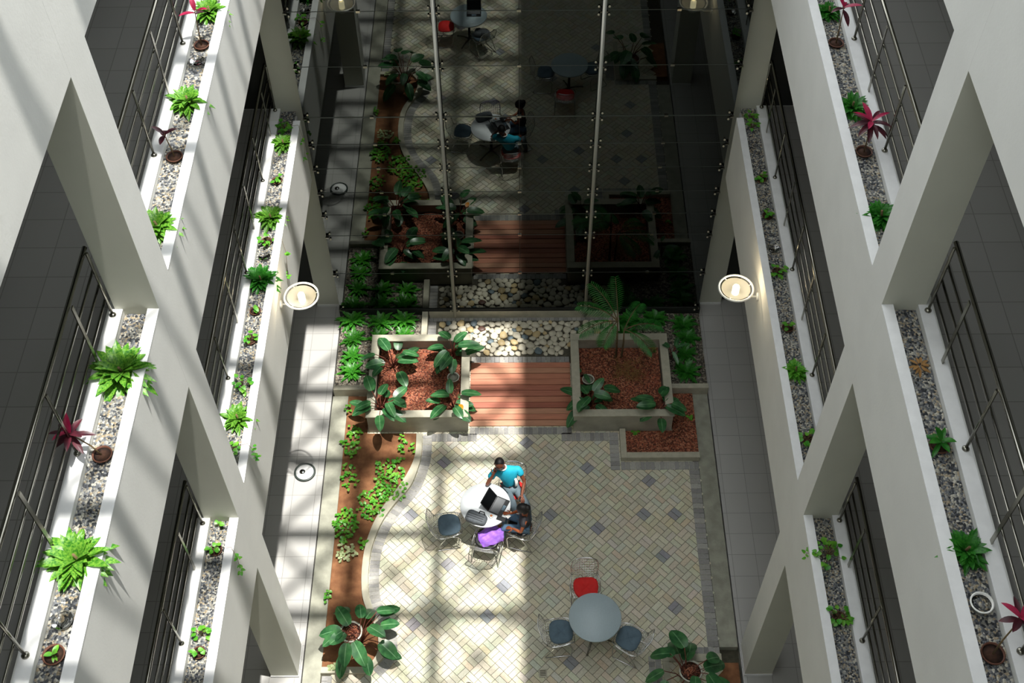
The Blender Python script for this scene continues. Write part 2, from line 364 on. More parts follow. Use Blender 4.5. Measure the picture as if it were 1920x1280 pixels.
# grey brick borders
bd = MB(); bt = []
def brick(quad, z0=-.01, z1=.005):
    n = len(bd.v); cx = sum(q[0] for q in quad)/4; cy = sum(q[1] for q in quad)/4
    q2 = [(cx+(x-cx)*.94, cy+(y-cy)*.94) for x, y in quad]
    bd.prism(q2, z0, z1); g = rnd.uniform(.85, 1.12); c = tuple(v*g for v in srgb(rnd.choice(('979694', 'a19f9a', '8c8b89')))[:3])+(1,)
    bt.extend([c]*6)
def row(x0, x1, y0, y1, along='x', pitch=.085):
    k = max(1, round((x1-x0 if along == 'x' else y1-y0)/pitch))
    for i in range(k):
        if along == 'x': a, b = x0+(x1-x0)*i/k, x0+(x1-x0)*(i+1)/k; brick([(a, y0), (b, y0), (b, y1), (a, y1)])
        else: a, b = y0+(y1-y0)*i/k, y0+(y1-y0)*(i+1)/k; brick([(x0, a), (x1, a), (x1, b), (x0, b)])
row(2.945, 3.13, 7.75, 11.0, 'y', .095)
row(1.77, 3.13, 11.0, 11.17)
row(1.59, 1.76, 11.0, 11.78, 'y')
row(.75, 1.59, 11.60, 11.78)
row(-.88, .94, 11.745, 11.90)
row(-1.55, -.75, 11.60, 11.77)
row(-.88, .94, 13.335, 13.47)
row(-1.71, 1.79, 14.32, 14.46)
row(-1.72, -1.56, 13.62, 14.32, 'y'); row(1.79, 1.87, 13.62, 14.32, 'y')
row(2.2, 3.13, 7.60, 7.75); row(-3.09, -2.92, 3.0, 7.3, 'y'); row(2.96, 3.13, 3.0, 6.2, 'y')
for i, x in enumerate((2.1, 2.0)): row(x, x+.1, 6.9, 7.6, 'y')
# curved low wall of the left bed (inner, outer) and the border that follows it
CW = [(-1.82, -1.715, 11.74), (-1.825, -1.715, 11.3), (-1.92, -1.775, 10.97), (-2.08, -1.885, 10.65), (-2.28, -2.113, 10.338), (-2.43, -2.293, 10.03), (-2.525, -2.403, 9.728), (-2.577, -2.467, 9.431), (-2.592, -2.481, 9.139), (-2.58, -2.470, 8.852), (-2.535, -2.424, 8.57), (-2.42, -2.31, 8.292), (-2.28, -2.16, 8.05), (-2.235, -2.11, 7.80), (-2.26, -2.13, 7.60), (-2.40, -2.30, 7.40)]
def smooth(pts, k=4):
    out = []
    for i in range(len(pts)-1):
        p0, p1, p2, p3 = pts[max(i-1, 0)], pts[i], pts[i+1], pts[min(i+2, len(pts)-1)]
        for s in range(k):
            t = s/k; out.append(tuple(.5*((2*b)+(c-a)*t+(2*a-5*b+4*c-d)*t*t+(3*b-a-3*c+d)*t**3) for a, b, c, d in zip(p0, p1, p2, p3)))
    out.append(pts[-1]); return out
inn = smooth([(a, y) for a, b, y in CW]); outr = smooth([(b, y) for a, b, y in CW])
cwm = MB()
for i in range(len(inn)-1): cwm.prism([inn[i], outr[i], outr[i+1], inn[i+1]], -.12, .07)
cwm.box(-3.10, -2.36, 7.32, 7.42, -.12, .07)
tag(cwm.build('curved_kerb', M['kerb']), 'pale curved low kerb wall around the brown soil bed on the left', 'kerb')
off = []
for i, p in enumerate(outr):
    q = outr[min(i+1, len(outr)-1)]; r_ = outr[max(i-1, 0)]; d = Vector((q[0]-r_[0], q[1]-r_[1])).normalized(); off.append((p[0]-d.y*.175, p[1]+d.x*.175))
acc = 0; last = 0
for i in range(1, len(outr)):
    brick([outr[i-1], off[i-1], off[i], outr[i]])
struct('floor_brick_border', bd, M['paver'], tint=bt)
struct('floor_border_bed', MB().prism([(-1.72, 14.47), (1.87, 14.47), (1.87, 13.3), (-1.72, 13.3)], -.13, -.008), M['joint'])
# soils
sl = MB(); poly = [(-3.1, 7.425), (-3.1, 12.59), (-2.70, 12.59), (-2.70, 11.78), (-1.82, 11.78)]+[(a-.002, b) for a, b in inn[:-1]]+[(-2.40, 7.425)]
sl.prism(poly, -.13, .004)
tag(sl.build('garden_soil', M['soil']), 'brown bare soil of the long bed behind the curved kerb', 'soil', kind='stuff')
tag(MB().prism([(1.885, 11.30), (3.145, 11.30), (3.145, 12.59), (2.725, 12.59), (2.725, 11.785), (1.885, 11.785)], -.12, .04).build('bark_mulch', M['mulch']), 'reddish bark mulch in the low L-shaped bed at the right', 'mulch', kind='stuff')
k = MB(); k.box(1.775, 1.88, 11.18, 11.79, -.12, .12); k.box(1.88, 3.145, 11.18, 11.295, -.12, .12)
tag(k.build('low_bed_wall', M['kerb'], bevel=.006), 'grey L-shaped low stone edging around the right-hand mulch bed', 'kerb')
tag(MB().box(2.33, 3.40, 6.3, 7.49, -.12, -.003).build('bark_mulch', M['soil']), 'dark soil bed under the potted plant in the lower right corner', 'soil', kind='stuff')
k = MB(); k.box(2.22, 3.14, 7.5, 7.62, -.12, .05); k.box(2.22, 2.32, 6.3, 7.495, -.12, .05)
tag(k.build('low_bed_wall', M['kerb']), 'short stone edging of the bed in the lower right corner', 'kerb')
# gravel beds with rosettes either side of the pebbles
for s_, xa, xb, xl in ((-1, -3.36, -1.83, 'left'), (1, 1.90, 3.43, 'right')):
    tag(MB().prism([(xa, 12.705), (-2.70, 12.705), (-2.70, 13.63), (xb, 13.63), (xb, GY+.02), (xa, GY+.02)] if s_ < 0 else [(xa, 13.63), (2.73, 13.63), (2.73, 12.705), (xb, 12.705), (xb, GY+.02), (xa, GY+.02)], -.12, .10).build('gravel_bed', M['gravel2']), 'dark gravel of the planted bed at the foot of the glass, %s of the pebbles' % xl, 'gravel', kind='stuff')
    k = MB(); k.box(xa if s_ < 0 else 2.745, -2.715 if s_ < 0 else xb, 12.60, 12.70, -.12, .20)
    tag(k.build('bed_wall', M['kerb'], bevel=.005), 'low stone wall closing the %s gravel bed beside the raised planter' % xl, 'kerb')
    sx_ = -1.827 if s_ < 0 else 1.787
    tag(MB().box(sx_, sx_+.11, 13.63, GY+.02, -.12, .20).build('bed_wall', M['kerb'], bevel=.005), 'narrow stone divider running to the glass between pebbles and %s gravel bed' % xl, 'kerb')
k = MB(); k.box(-1.70, 1.77, GY-.02, GY+.12, -.12, .20)
struct('trim_5', k, M['kerb'])
struct('trim_6', MB().box(-3.4, 3.44, GY-.015, GY+.12, .08, .27), M['dark'])
# wooden deck
dk = MB(); dt = []; nb = 11; y0, y1 = 11.915, 13.325
for i in range(nb):
    a = y0+(y1-y0)*i/nb; b = y0+(y1-y0)*(i+1)/nb
    dk.box(-.885, .945, a+.006, b-.006, -.1, .025+(.006 if i % 2 else 0)); c = srgb(rnd.choice(('b5735d', 'be7e64', 'a5624f', 'c08c70', 'b06e59')))
    dt += [c]*6
tag(dk.build('wooden_deck', M['wood'], tint=dt), 'red-brown wooden deck of wide boards between the two raised planters', 'deck')

# ------------------------------------------------------------------ raised planters
def planter(xa, xb, ya, yb, lab):
    H = .50; t = .15; e = empty('raised_planter', ((xa+xb)/2, (ya+yb)/2, -.1), 0, lab, 'planter'); cx, cy = (xa+xb)/2, (ya+yb)/2
    b = MB(); X0, X1, Y_0, Y1 = xa-cx, xb-cx, ya-cy, yb-cy
    i = .02
    b.box(X0+i, X1-i, Y_0+i, Y_0+t-i, 0, H+.08); b.box(X0+i, X1-i, Y1-t+i, Y1-i, 0, H+.08); b.box(X0+i, X0+t-i, Y_0+t-i, Y1-t+i, 0, H+.08); b.box(X1-t+i, X1-i, Y_0+t-i, Y1-t+i, 0, H+.08)
    b.build('planter_wall', M['planter'], e)
    c = MB(); z0, z1 = H+.08, H+.105
    c.box(X0, X1, Y_0, Y_0+t, z0, z1); c.box(X0, X1, Y1-t, Y1, z0, z1); c.box(X0, X0+t, Y_0+t, Y1-t, z0, z1); c.box(X1-t, X1, Y_0+t, Y1-t, z0, z1)
    c.build('coping', M['kerb'], e, bevel=.006)
    m = MB(); nn = 22; n0 = 0; rr = random.Random(int(cx*10))
    for iy in range(nn+1):
        for ix in range(nn+1): m.v.append((X0+t+(X1-X0-2*t)*ix/nn, Y_0+t+(Y1-Y_0-2*t)*iy/nn, .36+.03*math.sin(ix*.7)*math.cos(iy*.5)+rr.uniform(-.008, .008)))
    for iy in range(nn):
        for ix in range(nn): a = iy*(nn+1)+ix; m.face((a, a+1, a+nn+2, a+nn+1), 0, True)
    tag(m.build('mulch', M['mulch'], e), kind='stuff')
    return e
planter(-2.69, -.885, 11.79, 13.62, 'square raised stone planter with red mulch left of the wooden deck')
planter(.945, 2.72, 11.79, 13.62, 'square raised stone planter with red mulch right of the wooden deck')

# ------------------------------------------------------------------ white pebbles, each its own
smesh = []
for i in range(7):
    b = MB(); b.ball((0, 0, 0), 1, 12, (1, rnd.uniform(.7, .95), .42)); me = None
    for q in range(len(b.v)):
        v = Vector(b.v[q]); f = 1+.13*math.sin(v.x*3+i)*math.cos(v.y*4+i*2); b.v[q] = tuple(v*f)
    smesh.append(b)
pts = []; tries = 0; rs = random.Random(11)
def inpeb(x, y, r): return (-1.55+r < x < 1.78-r*.5 and 13.64+r*.8 < y < 14.32-r*.8) or (-.80+r < x < .86-r and 13.48+r*.7 < y < 13.8)
for rad, want in ((.082, 55), (.066, 110), (.052, 130), (.040, 120)):
    got = 0
    for _ in range(9000):
        x, y = rs.uniform(-1.55, 1.8), rs.uniform(13.47, 14.33); r_ = rad*rs.uniform(.9, 1.1)
        if inpeb(x, y, r_) and all((x-a)**2+(y-b)**2 > ((r_+c)*.80)**2 for a, b, c in pts):
            pts.append((x, y, r_)); got += 1
            if got >= want: break
pts = pts[:298]
protos = {}
for i, (x, y, r_) in enumerate(pts):
    k_ = rs.randrange(7); q = rs.random(); mt = 'stone' if q < .80 else ('stone2' if q < .94 else 'stone3')
    if (k_, mt) not in protos: protos[(k_, mt)] = smesh[k_].build('pebble', M[mt]); o = protos[(k_, mt)]
    else: o = protos[(k_, mt)].copy(); col.objects.link(o)
    o.location = (x, y, .005+r_*.3); o.scale = (r_*1.05, r_*1.05, r_); o.rotation_euler = (0, 0, rs.uniform(0, 6.28))
    g = {'stone': ('smooth cream-white pebble lying in the pebble strip before the glass wall', 'cream pebbles before the glass'), 'stone2': ('smooth ochre-tinted pebble lying in the pebble strip before the glass wall', 'ochre pebbles before the glass'), 'stone3': ('smooth blue-grey pebble lying in the pebble strip before the glass wall', 'blue-grey pebbles before the glass')}[mt]
    tag(o, g[0], 'pebble', g[1])
for px, py in ((903, 617),):
    p = at(px, py, .04); o = smesh[2].build('pebble', M['stone4'], loc=(p.x, p.y, .055)); o.scale = (.075, .075, .06)
    tag(o, 'single dark brown stone among the pale pebbles before the glass', 'pebble')
struct('floor_pebble_bed', MB().box(-1.56, 1.79, 13.47, 14.32, -.13, .003), M['pebbed'])

# ------------------------------------------------------------------ glass wall with rods and spider fittings
ZJ = [.29, 1.30, 2.316, 2.844, 3.39, 3.95, 4.487, 5.067, 6.079, 7.09, 8.10, 9.11]
XM = [-3.40, -1.205, 1.262, 3.43]
gw = empty('window_1', (0, GY, .29)); tag(gw, kind='structure')
L = lambda x, y, z: (x, y-GY, z-.29)
def lb(b, x0, x1, y0, y1, z0, z1): return b.box(x0, x1, y0-GY, y1-GY, z0-.29, z1-.29)
vs = [-3.385, -1.205, .03, 1.262, 3.41]
for i in range(len(ZJ)-1):
    for j in range(4):
        lb(MB(), vs[j]+.004, vs[j+1]-.004, GY, GY+.012, ZJ[i]+.004, ZJ[i+1]-.004).build('pane', M['glass'], gw)
for z in ZJ[1:-1]:
    thick = z in (5.067,)
    lb(MB(), vs[0], vs[-1], GY+.014, GY+.03, z-.014, z+.014).build('seal', M['seam'], gw)
    lb(MB(), vs[0], vs[-1], GY-.004, GY-.001, z-.006-(.006 if thick else 0), z+.003+(.006 if thick else 0)).build('seam_strip', M['edge'], gw)
for x in (vs[2],): lb(MB(), x-.012, x+.012, GY+.014, GY+.03, ZJ[0], ZJ[-1]).build('seal', M['seam'], gw)
for x in XM[1:3]:
    MB().tube([L(x, GY-.09, .15), L(x, GY-.09, 9.2)], .030, 10).build('mullion_rod', M['mull'], gw)
def spider(b, x, z, xs):
    b.box(x-.055 if xs[0] < 0 or len(xs) > 1 else x, x+.055 if xs[-1] > 0 else x, -.06, -.02, z-.29-.012, z-.29+.012, 0)
    for s_ in xs:
        for t in (-1, 1):
            b.tube([(x, -.03, z-.29), (x+s_*.075, -.018, z-.29+t*.07)], .007, 5, 2)
            b.ball((x+s_*.075, -.022, z-.29+t*.07), .019, 8, (1, .7, 1), 1)
for z in ZJ:
    for x, xs in ((-3.385, (1,)), (-1.205, (-1, 1)), (1.262, (-1, 1)), (3.41, (-1,))):
        b = MB(); spider(b, x, z, xs); b.build('spider_fitting', [M['steel'], M['bolt'], M['black']], gw)
for z in ZJ[1:-1]:
    b = MB()
    for x in (.03, -2.30, 2.35): b.box(x-.03, x+.03, -.02, .0, z-.29-.018, z-.29+.018)
    b.build('joint_clip', M['steel'], gw)
# dim hall behind the glass
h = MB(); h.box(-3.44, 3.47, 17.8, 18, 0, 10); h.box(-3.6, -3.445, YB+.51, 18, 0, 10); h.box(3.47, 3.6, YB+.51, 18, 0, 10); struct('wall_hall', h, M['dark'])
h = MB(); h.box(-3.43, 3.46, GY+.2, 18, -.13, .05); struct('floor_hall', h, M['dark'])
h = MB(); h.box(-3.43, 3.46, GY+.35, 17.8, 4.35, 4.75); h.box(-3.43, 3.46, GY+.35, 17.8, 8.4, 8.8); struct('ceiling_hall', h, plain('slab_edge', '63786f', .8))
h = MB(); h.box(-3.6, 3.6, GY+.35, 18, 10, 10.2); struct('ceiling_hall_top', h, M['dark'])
st = empty('stair_railing', (0, 14.9, 3.0), 0, 'steel stair railing slanting up to the right, dimly seen behind the glass wall', 'railing')
for i in range(5):
    MB().tube([(-.5+i*.02, 0, -.2+i*.13), (1.25, 0, .75+i*.13)], .007, 5).build('rail', M['steel'], st)
for s_ in (.05, .65, 1.2): MB().tube([(s_, 0, -.1+s_*.54-.3), (s_, 0, s_*.54+.66)], .012, 5).build('post', M['steel'], st)

# ------------------------------------------------------------------ gravel troughs and railings
for sx, X, nm in ((-1, XL, 'left'), (1, XR, 'right')):
    for li, (zu, zt) in enumerate(LV[:3]):
        lev = ('lowest', 'middle', 'upper')[li]
        for ya, yb, wh in ((Y0, YA-.004, 'near'), (YA2+.004, YB-.004, 'far')):
            if li == 2 and wh == 'far': continue
            b = MB(); nx, ny = 4, int((yb-ya)/.06)
            for iy in range(ny+1):
                for ix in range(nx+1): b.v.append((X+sx*(.107+.238*ix/nx), ya+(yb-ya)*iy/ny, zt-.075+rnd.uniform(-.008, .008)))
            for iy in range(ny):
                for ix in range(nx):
                    a = iy*(nx+1)+ix; f = (a, a+1, a+nx+2, a+nx+1); b.face(f if sx > 0 else f[::-1], 0, True)
            tag(b.build('gravel', M['gravel']), 'grey gravel in the %s %s trough, %s the big column' % (lev, nm, 'before' if wh == 'near' else 'beyond'), 'gravel', kind='stuff')
def railing(X, sx, zt, ya, yb, balls, flats, lab, grp=None):
    xr = sx*(.425); e = empty('railing', (X+xr, (ya+yb)/2, zt), 0, lab, 'railing'); cy = (ya+yb)/2; HT = .89
    MB().tube([(sx*.03, ya-cy, HT), (sx*.03, yb-cy, HT)], .024, 8).build('top_rail', M['steel'], e)
    for z in (.615, .41, .20): MB().tube([(sx*.03, ya-cy+.01, z), (sx*.03, yb-cy-.01, z)], .013, 6).build('rail', M['steel'], e)
    for y in balls:
        b = MB(); b.tube([(0, y-cy, .01), (0, y-cy, HT)], .015, 8); b.lathe([(.034, 0), (.034, .012), (.02, .03), (.0, .032)], (0, y-cy, 0), 12); b.build('post', M['steel'], e)
    for y in flats:
        b = MB(); b.box(-.005, .006, y-cy-.022, y-cy+.022, -.0, HT-.02); b.build('flat_post', M['steel'], e)
B1 = [7.21, 5.66, 3.80, 1.9, .1]; F1 = [6.60, 4.75, 2.85, 1.0]
B2 = [14.66, 13.08, 11.24, 9.39, 7.90]; F2 = [14.08, 12.10, 10.34, 8.55]
for sx, X, nm in ((-1, XL, 'left'), (1, XR, 'right')):
    for li, lev in ((1, 'middle'), (0, 'lowest')):
        zt = LV[li][1]
        b1, f1, b2, f2 = B1, F1, B2, F2
        railing(X, sx, zt, b1[-1]-.5, YA-.01, b1, f1, 'steel railing of the %s gallery on the %s, bay nearest the camera' % (lev, nm))
        railing(X, sx, zt, YA2+.01, YB-.01, b2, f2, 'steel railing of the %s gallery on the %s, far bay beyond the big column' % (lev, nm))

# ------------------------------------------------------------------ plants
def rosette(n, L_, W_, seed, el=(.3, 1.35), droop=1.0, prof='lance', fold=.2, z0=.02, jit=.25, seg=5, mid=None, r0=.02):
    rr = random.Random(seed); b = MB()
    for i in range(n):
        t = i/max(1, n-1); az = i*2.39996+rr.uniform(-jit, jit); e = el[0]+(el[1]-el[0])*t
        l = L_*(1-.35*t)*rr.uniform(.8, 1.12); b.leaf((math.cos(az)*r0, math.sin(az)*r0, z0+.03*t), az, l, W_*rr.uniform(.8, 1.1), e, droop*rr.uniform(.7, 1.2), prof, seg, fold, 0, mid)
    return b
BUSH = {}
def bush(p, rad, seed, lab, mat='lbush', rz=0, cat='plant'):
    e = empty('broad_leaf_bush', p, rz, lab, cat)
    key = (seed % 3, mat)
    if key not in BUSH: BUSH[key] = rosette(84, 1.42, .33, seed % 3+20, (.08, 1.35), .95, 'lance', .22, .06, .5, 5)
    if ('m',)+key in BUSH: o = BUSH[('m',)+key].copy(); col.objects.link(o); o.parent = e
    else: o = BUSH[key].build('foliage', M[mat], e); BUSH[('m',)+key] = o
    o.scale = (rad, rad, rad*1.05)
    MB().tube([(0, 0, -.03), (.01, 0, .05), (0, .01, .12)], .012, 6).build('stem', M['stem'], e)
    return e
def pot(e, r_, h, mat, soil='soilbit', z=0, x=0, y=0):
    MB().lathe([(r_*.8, 0), (r_, h), (r_*1.06, h), (r_*1.06, h+.008), (r_*.92, h+.008), (r_*.90, h-.012), (.0, h-.012)], (x, y, z), 22).build('pot', M[mat], e)
    MB().lathe([(r_*.9, h-.006), (.0, h-.004)], (x, y, z), 20).build('potting_soil', M[soil], e)
def cordyline(p, hgt, lean, n, L_, seed, lab, pink=.3, rz=0, potr=.085, mats=('lcord', 'lpink'), el=(.0, 1.2)):
    e = empty('potted_cordyline', p, rz, lab, 'plant'); pot(e, potr, .03, 'pot')
    rr = random.Random(seed); top = Vector((lean[0], lean[1], hgt))
    MB().tube([(0, 0, 0), (lean[0]*.3, lean[1]*.35, hgt*.45), (lean[0]*.75, lean[1]*.7, hgt*.8), tuple(top)], [.009, .007, .006, .005], 6).build('stem', M['stem'], e)
    a, b = MB(), MB()
    for i in range(n):
        t = i/max(1, n-1); az = i*2.39996+seed; m = b if t > 1-pink else a
        m.leaf(tuple(top-Vector((0, 0, .05*(1-t)))), az, L_*rr.uniform(.75, 1.1), .055*rr.uniform(.8, 1.2), el[0]+(el[1]-el[0])*t, rr.uniform(.5, 1.0), 'lance', 6, .25)
    if a.v: a.build('dark_foliage', M[mats[0]], e)
    if b.v: tag(b.build('young_foliage', M[mats[1]], e), 'bright crimson young leaves')
    return e
def vine(p, r_, n, seed, lab, potted=False, trail=None, mat='lvine', rz=0, name='trailing_pothos'):
    e = empty(name, p, rz, lab, 'plant'); rr = random.Random(seed); b = MB(); st_ = MB()
    if potted: pot(e, .075, .03, 'pot')
    for i in range(n):
        az = rr.uniform(0, 6.28); d = r_*math.sqrt(rr.random()); z = rr.uniform(.04, .13); q = Vector((d*math.cos(az), d*math.sin(az), z))
        st_.tube([(0, 0, .01), tuple(q*.6+Vector((0, 0, .03))), tuple(q)], .003, 4)
        b.leaf(tuple(q), az+rr.uniform(-.8, .8), rr.uniform(.055, .085), .055, rr.uniform(-.2, .5), .5, 'heart', 4, .15)
    if trail:
        pts_ = [Vector(t) for t in trail]; st_.tube(pts_, .003, 5)
        for q in pts_[-2:]:
            for k_ in range(5): b.leaf(tuple(q+Vector((rr.uniform(-.03, .03), rr.uniform(-.05, .05), rr.uniform(-.05, .03)))), rr.uniform(0, 6.28), .06, .045, rr.uniform(-.5, .6), .4, 'heart', 4, .15)
    st_.build('stem', M['stem'], e); b.build('foliage', M[mat], e); return e
def trough(px, py, lv, dz=.0, xo=.226):
    """point on the trough's gravel under the photo position, at the given height above it"""
    zt = LV[lv][1]-.075; q = at(px, py, zt+dz); sx = -1 if q.x < 0 else 1
    return Vector(((XL if sx < 0 else XR)+sx*xo, q.y, zt))
bush(trough(400, 2, 1, .2), .20, 1, 'green leafy bush in the middle left trough at the top edge of the view')
bush(trough(357, 170, 1, .2), .22, 2, 'sunlit green bush in the middle left trough, second from the top of the view')
bush(trough(308, 405, 1, .2), .22, 3, 'sunlit green bush in the middle left trough just beyond the big column', rz=1)
bush(trough(227, 678, 1, .2), .27, 4, 'large yellow-green bush in the middle left trough just before the big column', rz=2)
bush(trough(150, 1032, 1, .2), .27, 5, 'large bright green bush in the middle left trough, nearest the lower left corner', rz=.5)
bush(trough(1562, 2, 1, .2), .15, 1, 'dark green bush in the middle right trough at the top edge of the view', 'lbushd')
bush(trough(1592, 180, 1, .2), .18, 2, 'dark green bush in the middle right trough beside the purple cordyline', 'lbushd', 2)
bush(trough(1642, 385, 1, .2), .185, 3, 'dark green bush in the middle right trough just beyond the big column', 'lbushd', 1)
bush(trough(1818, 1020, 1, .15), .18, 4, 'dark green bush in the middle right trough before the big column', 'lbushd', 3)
bush(trough(508, 402, 0, .12), .22, 6, 'fresh green bush in the lowest left trough, the further of its two large ones')
bush(trough(490, 518, 0, .12), .23, 7, 'deep green bush in the lowest left trough level with the wall lamp', 'lbushd')
bush(trough(441, 778, 0, .12), .21, 8, 'small yellow-green bush in the lowest left trough beyond the big column')
bush(trough(1490, 690, 0, .1), .17, 8, 'light green small bush in the lowest right trough beyond the big column', 'lvine')
bush(trough(535, 262, 0, .12), .18, 9, 'thin-leaved green plant in the lowest left trough near its far end', 'lbush')
cordyline(trough(379, 88, 1), .45, (.0, .08), 4, .24, 1, 'potted red cordyline with four narrow leaves in the middle left trough', 1)
cordyline(trough(323, 297, 1), .28, (-.07, .09), 5, .16, 2, 'thin potted cordyline with few purple leaves in the middle left trough', .0)
cordyline(trough(197, 855, 1), .34, (-.20, .02), 12, .22, 3, 'purple cordyline with one bright pink leaf leaning over the left railing', .12)
cordyline(trough(1572, 84, 1), .50, (0, .05), 6, .22, 5, 'potted crimson cordyline near the far end of the middle right trough', .6)
cordyline(trough(1618, 288, 1), .42, (0, .04), 18, .24, 6, 'dark purple potted cordyline with crimson tips beside the right-hand bush', .2, el=(-.1, .8))
cordyline(trough(1861, 1228, 1), .48, (.10, .10), 9, .20, 7, 'red-leaved cordyline with a bare leaning stem in the lower right corner', .5, potr=.09)
cordyline(trough(1768, 838, 1), .10, (0, .01), 9, .17, 8, 'small potted plant with green strap leaves in the middle right trough', .0, mats=('lbushd', 'lbushd'), el=(.0, 1.0))
cordyline(trough(103, 1230, 1), .06, (0, 0), 5, .08, 9, 'brown pot with a tiny seedling in the lower left corner of the middle trough', .0, mats=('lvine', 'lvine'))
vine(trough(522, 341, 0), .05, 7, 1, 'small round pot with a sprout in the lowest left trough beyond the two bushes', True)
vine(trough(537, 238, 0, .08), .10, 22, 2, 'dense little green vine at the far end of the lowest left trough', False, [(0, 0, .08), (.22, -.02, .14), (.28, -.1, -.1), (.26, -.14, -.45)])
vine(trough(500, 455, 0), .09, 9, 3, 'small dark-potted vine between the two bushes of the lowest left trough', True, [(0, 0, .08), (.22, .0, .12), (.27, -.1, -.1), (.25, -.2, -.5)])
vine(trough(480, 585, 0), .03, 5, 4, 'tiny seedling in a brown pot just before the deep green bush, lowest left trough', True)
vine(trough(468, 640, 0), .07, 9, 5, 'small sprig with round leaves in a pot, lowest left trough', True)
vine(trough(450, 722, 0, .05), .11, 18, 6, 'curly green vine in the lowest left trough beyond the yellow-green bush')
vine(trough(446, 845, 0), .09, 12, 7, 'vine hanging over the lowest left fascia right behind the big column', False, [(0, 0, .08), (.21, .02, .14), (.27, .0, .0), (.27, -.02, -.15)])
vine(trough(403, 990, 0), .03, 4, 8, 'thin sprout in the gravel at the near side of the big column on the left')
vine(trough(407, 1033, 0), .07, 9, 9, 'potted vine whose long runner hangs over the left fascia below the column', True, [(0, 0, .08), (.21, -.02, .14), (.27, -.1, .0), (.27, -.13, -.2)])
vine(trough(377, 1225, 0), .05, 6, 10, 'round brown pot in the lowest left trough nearest the bottom of the view', True)
vine(trough(379, 1192, 0), .07, 9, 11, 'leafy sprig just beyond the brown pot nearest the bottom, lowest left trough')
vine(trough(1412, 225, 0), .07, 12, 12, 'green vine at the far end of the lowest right trough')
vine(trough(1417, 243, 0), .07, 12, 13, 'second green vine just before the one at the far end, lowest right trough', rz=1)
vine(trough(1424, 338, 0), .07, 10, 14, 'potted vine with yellowing leaves in the far part of the lowest right trough', True)
vine(trough(1440, 407, 0), .06, 8, 15, 'dark round pot with a few leaves at its side in the lowest right trough', True)
vine(trough(1458, 512, 0), .10, 13, 16, 'potted vine with leaves either side of its dark pot, lowest right trough', True)
vine(trough(1475, 617, 0), .03, 5, 17, 'dark round pot with a tiny seedling in the middle of the lowest right trough', True)
vine(trough(1512, 822, 0, .05), .10, 16, 18, 'green vine in a dark pot right behind the big column, lowest right trough', True)
vine(trough(1550, 1040, 0, .05), .17, 30, 19, 'large pothos spilling over the right fascia before the big column', False, [(0, 0, .08), (-.16, .0, .12), (-.25, .05, .0)])
vine(trough(1573, 1156, 0, .05), .12, 22, 20, 'smaller pothos in a brown pot nearest the bottom of the lowest right trough', True)
# clear saucers and the pale pot standing in the troughs
def saucer(p, r_, lab):
    b = MB(); b.lathe([(.0, .004), (r_*.85, .004), (r_, .022), (r_*1.03, .022), (r_*.9, .0), (0, 0)], (0, 0, 0), 26); b.ring((0, 0, .006), r_*.55, .003)
    tag(b.build('plastic_saucer', M['saucer'], loc=p), lab, 'saucer')
    return p
saucer(trough(107, 1165, 1)+Vector((0, 0, .01)), .085, 'empty clear plastic saucer on the gravel below the big bright bush')
saucer(trough(368, 118, 1)+Vector((0, 0, .01)), .085, 'clear plastic saucer on the gravel before the red cordyline, middle left trough')
saucer(trough(492, 483, 0)+Vector((0, 0, .01)), .085, 'clear plastic saucer beside the deep green bush, lowest left trough')
saucer(trough(1455, 468, 0)+Vector((0, 0, .01)), .085, 'clear plastic saucer on the gravel of the lowest right trough')
e = empty('empty_pot', trough(1848, 1137, 1), 0, 'white round pot filled with gravel in the middle right trough', 'pot')
MB().lathe([(.07, 0), (.088, .07), (.096, .07), (.096, .078), (.082, .078), (.08, .05), (0, .05)], (0, 0, 0), 24).build('pot', M['white'], e)
MB().lathe([(.08, .055), (0, .056)], (0, 0, 0), 20).build('gravel_filling', M['gravel'], e)

# rosettes in the two gravel beds by the glass
ROS = [rosette(36, 1.3, .27, 40+i, (.15, 1.2), .9, 'lance', .15, .02, .3, 5) for i in range(3)]
rmesh = {}
def ros(px, py, rad, i, lab, mat='lhosta', grp=None):
    p = at(px, py, .2); e = empty('leafy_rosette', (p.x, p.y, .095), i*1.3, lab, 'plant', grp); k_ = (i % 3, mat)
    if k_ in rmesh: o = rmesh[k_].copy(); col.objects.link(o); o.parent = e
    else: o = ROS[i % 3].build('foliage', M[mat], e); rmesh[k_] = o
    o.scale = (rad*1.12,)*3
for i, (px, py, rd, lab) in enumerate(((660, 596, .26, 'green rosette in the left gravel bed, in the corner by the column'), (713, 599, .25, 'green rosette in the left gravel bed, middle one of the row at the glass'), (757, 597, .27, 'green rosette in the left gravel bed, by the divider at the glass'),
        (662, 631, .22, 'sunlit rosette in the left gravel bed, second along the corridor'), (710, 629, .22, 'bright rosette behind the back rim of the left planter, the left one'), (756, 627, .22, 'bright rosette behind the back rim of the left planter, the right one'),
        (659, 663, .22, 'sunlit rosette in the left gravel bed, third along the corridor'), (659, 692, .23, 'rosette at the near end of the left gravel bed by the low wall'),
        (1180, 596, .24, 'dark rosette in the right gravel bed next to the divider'), (1228, 592, .26, 'dark rosette at the glass in the middle of the right gravel bed'), (1282, 604, .24, 'dark rosette in the far right corner of the right gravel bed'),
        (1172, 622, .22, 'dark rosette right behind the rim of the right planter'), (1288, 628, .22, 'dark rosette along the right corridor, second from the glass'), (1286, 658, .21, 'dark rosette along the right corridor, third from the glass'), (1288, 692, .25, 'dark rosette at the near end of the right gravel bed by the low wall'))):
    ros(px, py, rd, i, lab, 'lhosta' if px < 900 else 'lbushd')
